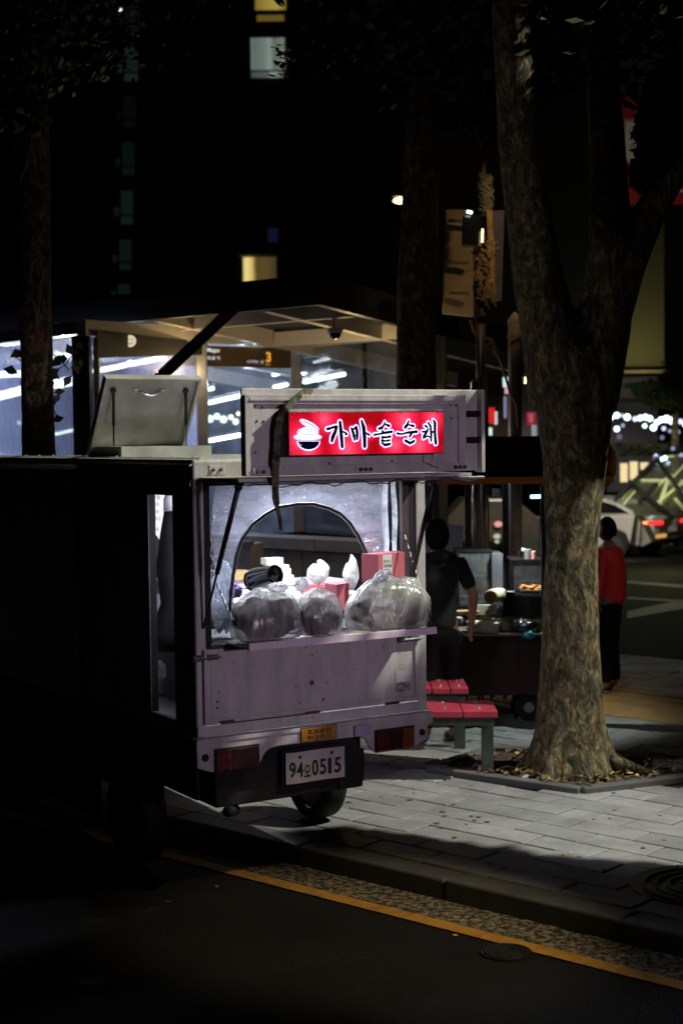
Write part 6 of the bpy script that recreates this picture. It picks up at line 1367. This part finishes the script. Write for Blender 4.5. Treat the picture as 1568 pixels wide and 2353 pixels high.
m = MB(); m.slab([at(974, 1203, 12.7), at(1064, 1207, 12.7), at(1059, 1275, 12.7), at(974, 1275, 12.7)], (0, .02, 0)); tag(m.build('white_board', dull('lilac_lit_board', (.55, .54, .75), (.5, .49, .7), .6)), 'blank white board tinted by lilac light, standing behind the dark hooded person', 'board')  # the purple light on the white card is put into its colour
light('board_light', 'SPOT', (at(985, 1100, 11.9).x, 11.9, 2.2), 7, (.75, .7, 1), at(1030, 1240, 12.7), 0, 80, .8)
t = thing('rubbish_bag', 'black rubbish bag with a white paper notice on the ground by the tree', 'bag', gr(1203, 1655))
g_ = gr(1203, 1655); m = MB(); m.ball(g_ + Vector((0, .1, .14)), (.09, .08, .15), 20, 14, crumple(2.9, .2, .2)); m.build('bag_skin', GLB, t, smooth=True)
m = MB(); m.slab([at(1191, 1622, g_.y - .02), at(1219, 1623, g_.y - .02), at(1218, 1652, g_.y - .02), at(1190, 1652, g_.y - .02)], (0, .004, 0)); m.build('notice', dull('notice_paper', (.42, .43, .5)), t)
for u, v, s in ((1085, 1600, 1), (1145, 1595, .8)):
    g_ = gr(u, v + 12); t = thing('stool', 'low dark stool under the stall, %s' % ('left one' if s == 1 else 'right one'), 'stool', g_); MB().cyl(g_ + Vector((0, 0, .24)), g_ + Vector((0, 0, .27)), .11 * s, n=16).build('seat', BLACKM, t)
    for k in range(4): a = k * math.pi / 2 + .5; MB().cyl(g_ + Vector((.1 * s * math.cos(a), .1 * s * math.sin(a), 0)), g_ + Vector((.07 * s * math.cos(a), .07 * s * math.sin(a), .24)), .01, n=6).build('leg', BLACKM, t)
# ================================================================== PEOPLE
def skin(name, V, E, Rd, mat, parent, sub=2):
    inv = FR[parent.name].inverted(); me = bpy.data.meshes.new(name); me.from_pydata([tuple(inv @ Vector(v)) for v in V], E, []); me.materials.append(mat)
    o = bpy.data.objects.new(name, me); COL.objects.link(o); o.parent = parent
    md = o.modifiers.new('skin', 'SKIN'); md.use_smooth_shade = True
    sv = me.skin_vertices[0].data
    for i, r in enumerate(Rd): sv[i].radius = (r, r) if not isinstance(r, tuple) else r; sv[i].use_root = (i == 0)
    s_ = o.modifiers.new('sub', 'SUBSURF'); s_.levels = sub; s_.render_levels = sub; return o
def hand(wrist, dr, side_, mat, parent, s=1.0):
    """palm with five bent fingers pointing along dr"""
    dr = Vector(dr).normalized(); sd_ = Vector(side_).normalized(); th = dr.cross(sd_)
    V = [wrist, wrist + dr * .05 * s, wrist + dr * .085 * s]; E = [(0, 1), (1, 2)]; Rd = [.018 * s, (.02 * s), .02 * s]
    for k, (o_, L_) in enumerate(((-.030, .065), (-.011, .078), (.009, .072), (.028, .056))):
        b = len(V); p = wrist + dr * .085 * s + sd_ * o_ * s; V += [p, p + dr * L_ * .5 * s + th * .006 * s, p + dr * L_ * s + th * .022 * s]; E += [(2, b), (b, b + 1), (b + 1, b + 2)]; Rd += [.010 * s, .009 * s, .007 * s]
    b = len(V); p = wrist + dr * .03 * s - sd_ * .028 * s; V += [p, p + (dr * .7 - sd_ * .7) * .035 * s, p + (dr * .95 - sd_ * .5) * .06 * s]; E += [(0, b), (b, b + 1), (b + 1, b + 2)]; Rd += [.012 * s, .010 * s, .008 * s]
    return V, E, Rd
def person(P0, h, face, label, shirt, trousers, skinm, hairm, long_sleeve, arm_l, arm_r, hood=False, number=None):
    """standing figure: P0 feet centre, face = heading (unit, world), arm_* = (elbow offset, hand offset) from the shoulder in (right, forward, up)"""
    t = thing('person', label, 'person', P0); s = h / 1.7; fw_ = Vector(face).normalized(); rt = Vector((fw_.y, -fw_.x, 0)); upv = Vector((0, 0, 1))
    L = lambda r, f, u: Vector(P0) + (rt * r + fw_ * f + upv * u) * s
    # legs, torso, neck, arms and hands are one body surface
    V = [L(0, 0, .93), L(0, 0, 1.12), L(0, .01, 1.33), L(0, .0, 1.45), L(0, .02, 1.52)]; E = [(0, 1), (1, 2), (2, 3), (3, 4)]; Rd = [.125, .11, .13, .06, .052]
    for sg_ in (-1, 1):
        b = len(V); V += [L(.09 * sg_, 0, .86), L(.10 * sg_, .02, .48), L(.11 * sg_, -.02, .09), L(.12 * sg_, .12, .04)]; E += [(0, b), (b, b + 1), (b + 1, b + 2), (b + 2, b + 3)]; Rd += [.085, .058, .038, .034]
    arms = {}
    for sg_, (el, hd) in ((-1, arm_l), (1, arm_r)):
        b = len(V); sh0 = (.18 * sg_, 0, 1.38); e_ = tuple(sh0[i] + el[i] for i in range(3)); w_ = tuple(sh0[i] + hd[i] for i in range(3))
        V += [L(*sh0), L(*e_), L(*w_)]; E += [(2, b), (b, b + 1), (b + 1, b + 2)]; Rd += [.055, .04, .028]; arms[sg_] = (V[b], V[b + 1], V[b + 2])
        hv, he, hr = hand(L(*w_), V[b + 2] - V[b + 1], fw_, skinm, t, s); o_ = len(V); V += hv[1:]; E += [((b + 2) if a == 0 else a + o_ - 1, (c if c else 1) + o_ - 1) for a, c in he]; Rd += [r / s for r in hr[1:]]
    skin('body', V, E, [r * s for r in Rd], skinm, t)
    # head
    hc = L(0, .03, 1.60)
    def hf(d):
        f_ = d.dot(fw_); k = 1.0
        if d.z < -.2: k *= 1 - .12 * (-d.z) * (1 - max(0, f_))
        return k
    m = MB(); m.ball(hc, (.078 * s, .092 * s, .115 * s), 28, 20, hf); hd_ = m.build('head', skinm, t, smooth=True)
    F_ = lambda r, f, u: hc + (rt * r + fw_ * f + upv * u) * s
    m = MB(); m.tube([F_(0, .082, .02), F_(0, .10, -.01), F_(0, .108, -.025), F_(0, .088, -.035)], [.008 * s, .011 * s, .014 * s, .008 * s], 8); m.build('nose', skinm, hd_, smooth=True)
    for sg_ in (-1, 1):
        m = MB(); m.ball(F_(.03 * sg_, .076, .012), .011 * s, 8, 6); m.build('eye', dull('eye_dark', (.02, .02, .02), rough=.2, bump=0), hd_, smooth=True)
        m = MB(); m.ball(F_(.080 * sg_, -.005, -.005), (.014 * s, .016 * s, .028 * s), 8, 6); m.build('ear', skinm, hd_, smooth=True)
    m = MB(); m.bar(F_(-.022, .086, -.058), F_(.022, .086, -.058), .008 * s, .006 * s); m.build('mouth', dull('lip', (.3, .1, .09)), hd_)
    def hairf(d):
        f_ = d.dot(fw_); k = 1.10 + .04 * noise.noise(d * 5)
        if f_ > .35 and d.z < .45: k = .86
        if d.z < -.55 and not hood: k = .9
        return k
    m = MB(); m.ball(hc + upv * .012 * s - fw_ * .008, (.086 * s, .098 * s, .118 * s), 30, 20, hairf); m.build('hair', hairm, t, smooth=True)
    if hood: m = MB(); m.tube([L(-.1, -.03, 1.43), L(0, -.09, 1.46), L(.1, -.03, 1.43)], .05 * s, 12); m.build('collar', shirt, t, smooth=True)
    # shirt
    V = [L(0, 0, .84), L(0, 0, 1.0), L(0, 0, 1.18), L(0, 0, 1.34), L(0, 0, 1.42)]; E = [(0, 1), (1, 2), (2, 3), (3, 4)]; Rd = [.17, .165, .155, .155, .078] if long_sleeve else [.155, .152, .145, .15, .075]
    for sg_ in (-1, 1):
        a_, b_, c_ = arms[sg_]; b = len(V); end = b_.lerp(c_, .85) if long_sleeve else a_.lerp(b_, .8); V += [a_, a_.lerp(b_, .5), end]; E += [(3, b), (b, b + 1), (b + 1, b + 2)]; Rd += [.075, .066, .055 if not long_sleeve else .046]
        if long_sleeve: pass
    skin('shirt', V, E, [r * s for r in Rd], shirt, t)
    V = [L(0, 0, .95), L(0, 0, .84)]; E = [(0, 1)]; Rd = [.14, .13]
    for sg_ in (-1, 1): b = len(V); V += [L(.09 * sg_, 0, .78), L(.10 * sg_, .02, .48), L(.11 * sg_, -.015, .10)]; E += [(1, b), (b, b + 1), (b + 1, b + 2)]; Rd += [.095, .075, .062]
    skin('trousers', V, E, [r * s for r in Rd], trousers, t)
    for sg_ in (-1, 1): m = MB(); m.ball(L(.115 * sg_, .06, .045), (.05 * s, .05 * s, .045 * s), 12, 8); m.ball(L(.12 * sg_, .13, .035), (.045 * s, .045 * s, .035 * s), 12, 8); m.ball(L(.117 * sg_, .095, .04), (.045 * s, .06 * s, .04 * s), 12, 8); m.build('shoe', dull('shoe_grey', (.05, .05, .06)), t, smooth=True)
    if number:
        m = MB(); c = L(*number[1]); d_2 = Vector((1, .25, 0)).normalized() * .05; put_text(m, number[0], c - d_2 + upv * .09, c + d_2 + upv * .09, c - d_2 - upv * .09, .02); m.build('number', dull('number_pink', (.75, .35, .35)), t)
    return t
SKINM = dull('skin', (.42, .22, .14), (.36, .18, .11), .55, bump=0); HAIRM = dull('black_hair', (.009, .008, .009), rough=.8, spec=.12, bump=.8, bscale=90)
px_ = at(1008, 1500, 10.9)
person((px_.x, 10.9, 0), 1.58, (-.25, .97, 0), 'person in dark short sleeved clothes seen from behind at the stall beside the truck', dull('charcoal_shirt', (.012, .014, .015), (.006, .007, .008), .9), DCLO, SKINM, HAIRM, False,
       ((-.05, .0, -.26), (-.06, .08, -.46)), ((.10, -.02, -.25), (.10, .06, -.47)), hood=True)
px_ = at(1400, 1600, 12.95)
REDJ = dull('red_jersey', (.62, .025, .03), (.45, .015, .02), .75, scale=6, bump=.5, bscale=14)
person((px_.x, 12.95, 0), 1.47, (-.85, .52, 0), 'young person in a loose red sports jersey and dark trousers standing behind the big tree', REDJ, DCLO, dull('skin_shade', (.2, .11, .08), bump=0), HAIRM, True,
       ((-.04, .02, -.26), (-.03, .05, -.48)), ((.05, -.06, -.27), (.05, -.03, -.52)), number=('7', (.24, -.02, 1.15)))
light('jersey_light', 'SPOT', (4.1, 9.6, 4.2), 85, (1, .82, .6), (2.2, 12.95, 1.0), 0, 26, .6)
# ================================================================== PARKED CAR
CM = Matrix.Translation((7.05, 37.0, -.74)) @ Matrix.Rotation(math.atan2(.64, -.77), 4, 'Z')   # x forward, origin below the rear axle
car = thing('parked_car', 'pale grey saloon car with a lit red tail lamp parked behind the person in red', 'car', mat=CM)
def CB(m, name, mat, par=car, **k): return m.build(name, mat, par, local=True, **k)
CARP = dull('pearl_paint', (.55, .53, .48), (.5, .48, .44), .3, .2, 2, bump=0, coat=.8); GLK = dull('tinted_glass', (.01, .01, .012), rough=.08, bump=0)
lower = [(-.98, .42), (-1.02, .62), (-1.0, .88), (-.9, 1.0), (-.45, 1.03), (.3, 1.0), (1.6, .96), (2.3, .93), (3.2, .82), (3.6, .66), (3.66, .45), (3.55, .28), (3.15, .25)] + [(2.75 + .37 * math.cos(a), .31 + .37 * math.sin(a)) for a in [0, .8, 1.57, 2.3, 3.1]] + [(2.3, .22), (.45, .22)] + [(0 + .37 * math.cos(a), .31 + .37 * math.sin(a)) for a in [0, .8, 1.57, 2.3, 3.1]] + [(-.7, .28)]
CB(MB().slab([(x, -.86, z) for x, z in lower], (0, 1.72, 0)), 'body', CARP, bevel=.05)
roof_ = [(-.62, 1.0), (.0, 1.25), (.45, 1.39), (1.0, 1.43), (1.5, 1.36), (2.25, .96)]
CB(MB().slab([(x, -.66, z) for x, z in roof_], (0, 1.32, 0)), 'roof', CARP, bevel=.06)
for sgn_ in (-1, 1):
    y = .662 * sgn_
    CB(MB().slab([(x, y, z) for x, z in [(-.25, 1.06), (.12, 1.25), (.5, 1.345), (1.0, 1.37), (1.42, 1.30), (2.0, 1.0)]], (0, .006 * sgn_, 0)), 'side_window', GLK)
    CB(MB().cyl((.0, .70 * sgn_, .31), (.0, .872 * sgn_, .31), .32, n=28), 'wheel', BLACK); CB(MB().cyl((2.75, .70 * sgn_, .31), (2.75, .872 * sgn_, .31), .32, n=28), 'wheel', BLACK)
    for xw in (0, 2.75):
        CB(MB().cyl((xw, .873 * sgn_, .31), (xw, .88 * sgn_, .31), .20, n=20), 'rim', dull('rim_grey', (.12, .12, .12), metal=.6, rough=.4))
CB(MB().slab([(-.56, -.55, 1.035), (-.06, -.55, 1.24), (-.06, .55, 1.24), (-.56, .55, 1.035)], (-.02, 0, .03)), 'rear_window', GLK)
TL_ = glow('tail_red', (1, .03, .03), 1.6); TLH = glow('tail_hot', (1, .45, .12), 2.2)
CB(MB().box(-1.03, -.72, .858, .872, .82, .90), 'tail_lamp', TL_, bevel=.01); CB(MB().box(-.86, -.74, .873, .878, .835, .885), 'tail_bulb', TLH)
CB(MB().box(-1.045, -1.028, .45, .86, .81, .90), 'tail_lamp', TL_); CB(MB().box(-1.045, -1.028, -.86, -.45, .81, .90), 'tail_lamp', TL_)
CB(MB().box(-1.045, -1.026, .3, .78, .50, .58), 'reflector', glow('amber_reflect', (1, .5, .15), .7)); CB(MB().box(-1.04, -1.028, -.26, .26, .62, .74), 'number_plate', WHITEP)
light('car_fill_spot', 'SPOT', (4.6, 29.0, 6.0), 4200, (1, .92, .76), (5.5, 37.8, .3), 0, 50, .5)  # unseen spot added to brighten the parked car
light('far_road_light', 'SPOT', (5.0, 28.0, 6.0), 90, (1, .84, .58), (6.0, 26.5, -.3), 0, 100, .7)
bpy.data.objects['beam_dummy'] if 'beam_dummy' in bpy.data.objects else None
# car ahead with tail light behind the stall
t = thing('parked_car', 'dark far car with a pinkish tail lamp visible between the stall posts', 'car', (at(1120, 1210, 36).x, 36, -.74))
c_ = at(1115, 1225, 36); MB().slab([(c_.x - 1.6, 36, -.3), (c_.x - 1.65, 36, .15), (c_.x - .9, 36, .3), (c_.x - .5, 36, .72), (c_.x + .7, 36, .72), (c_.x + 1.2, 36, .3), (c_.x + 1.5, 36, .1), (c_.x + 1.5, 36, -.3)], (0, 1.7, 0)).build('body', dull('dark_car', (.05, .04, .03), rough=.3), t, bevel=.05)
for x in (-1, 1): MB().cyl((c_.x + x, 35.97, -.43), (c_.x + x, 36.2, -.43), .31, n=20).build('wheel', BLACK, t)
for u, v, r, mt in ((1144, 1204, .07, glow('pk', (.95, .4, .35), .9)), (1141, 1232, .06, glow('gr2', (.6, .65, .5), .8)), (1141, 1244, .04, glow('gr3', (.6, .65, .5), .8))): MB().ball(at(u, v, 35.9), (r * 1.4, .04, r), 12, 8).build('lamp', mt, t)
MB().box(c_.x - .35, c_.x + .1, 35.96, 35.99, c_.z - .05, c_.z + .3).build('warm_window', glow('warm_dim', (.25, .12, .03), .6), t)
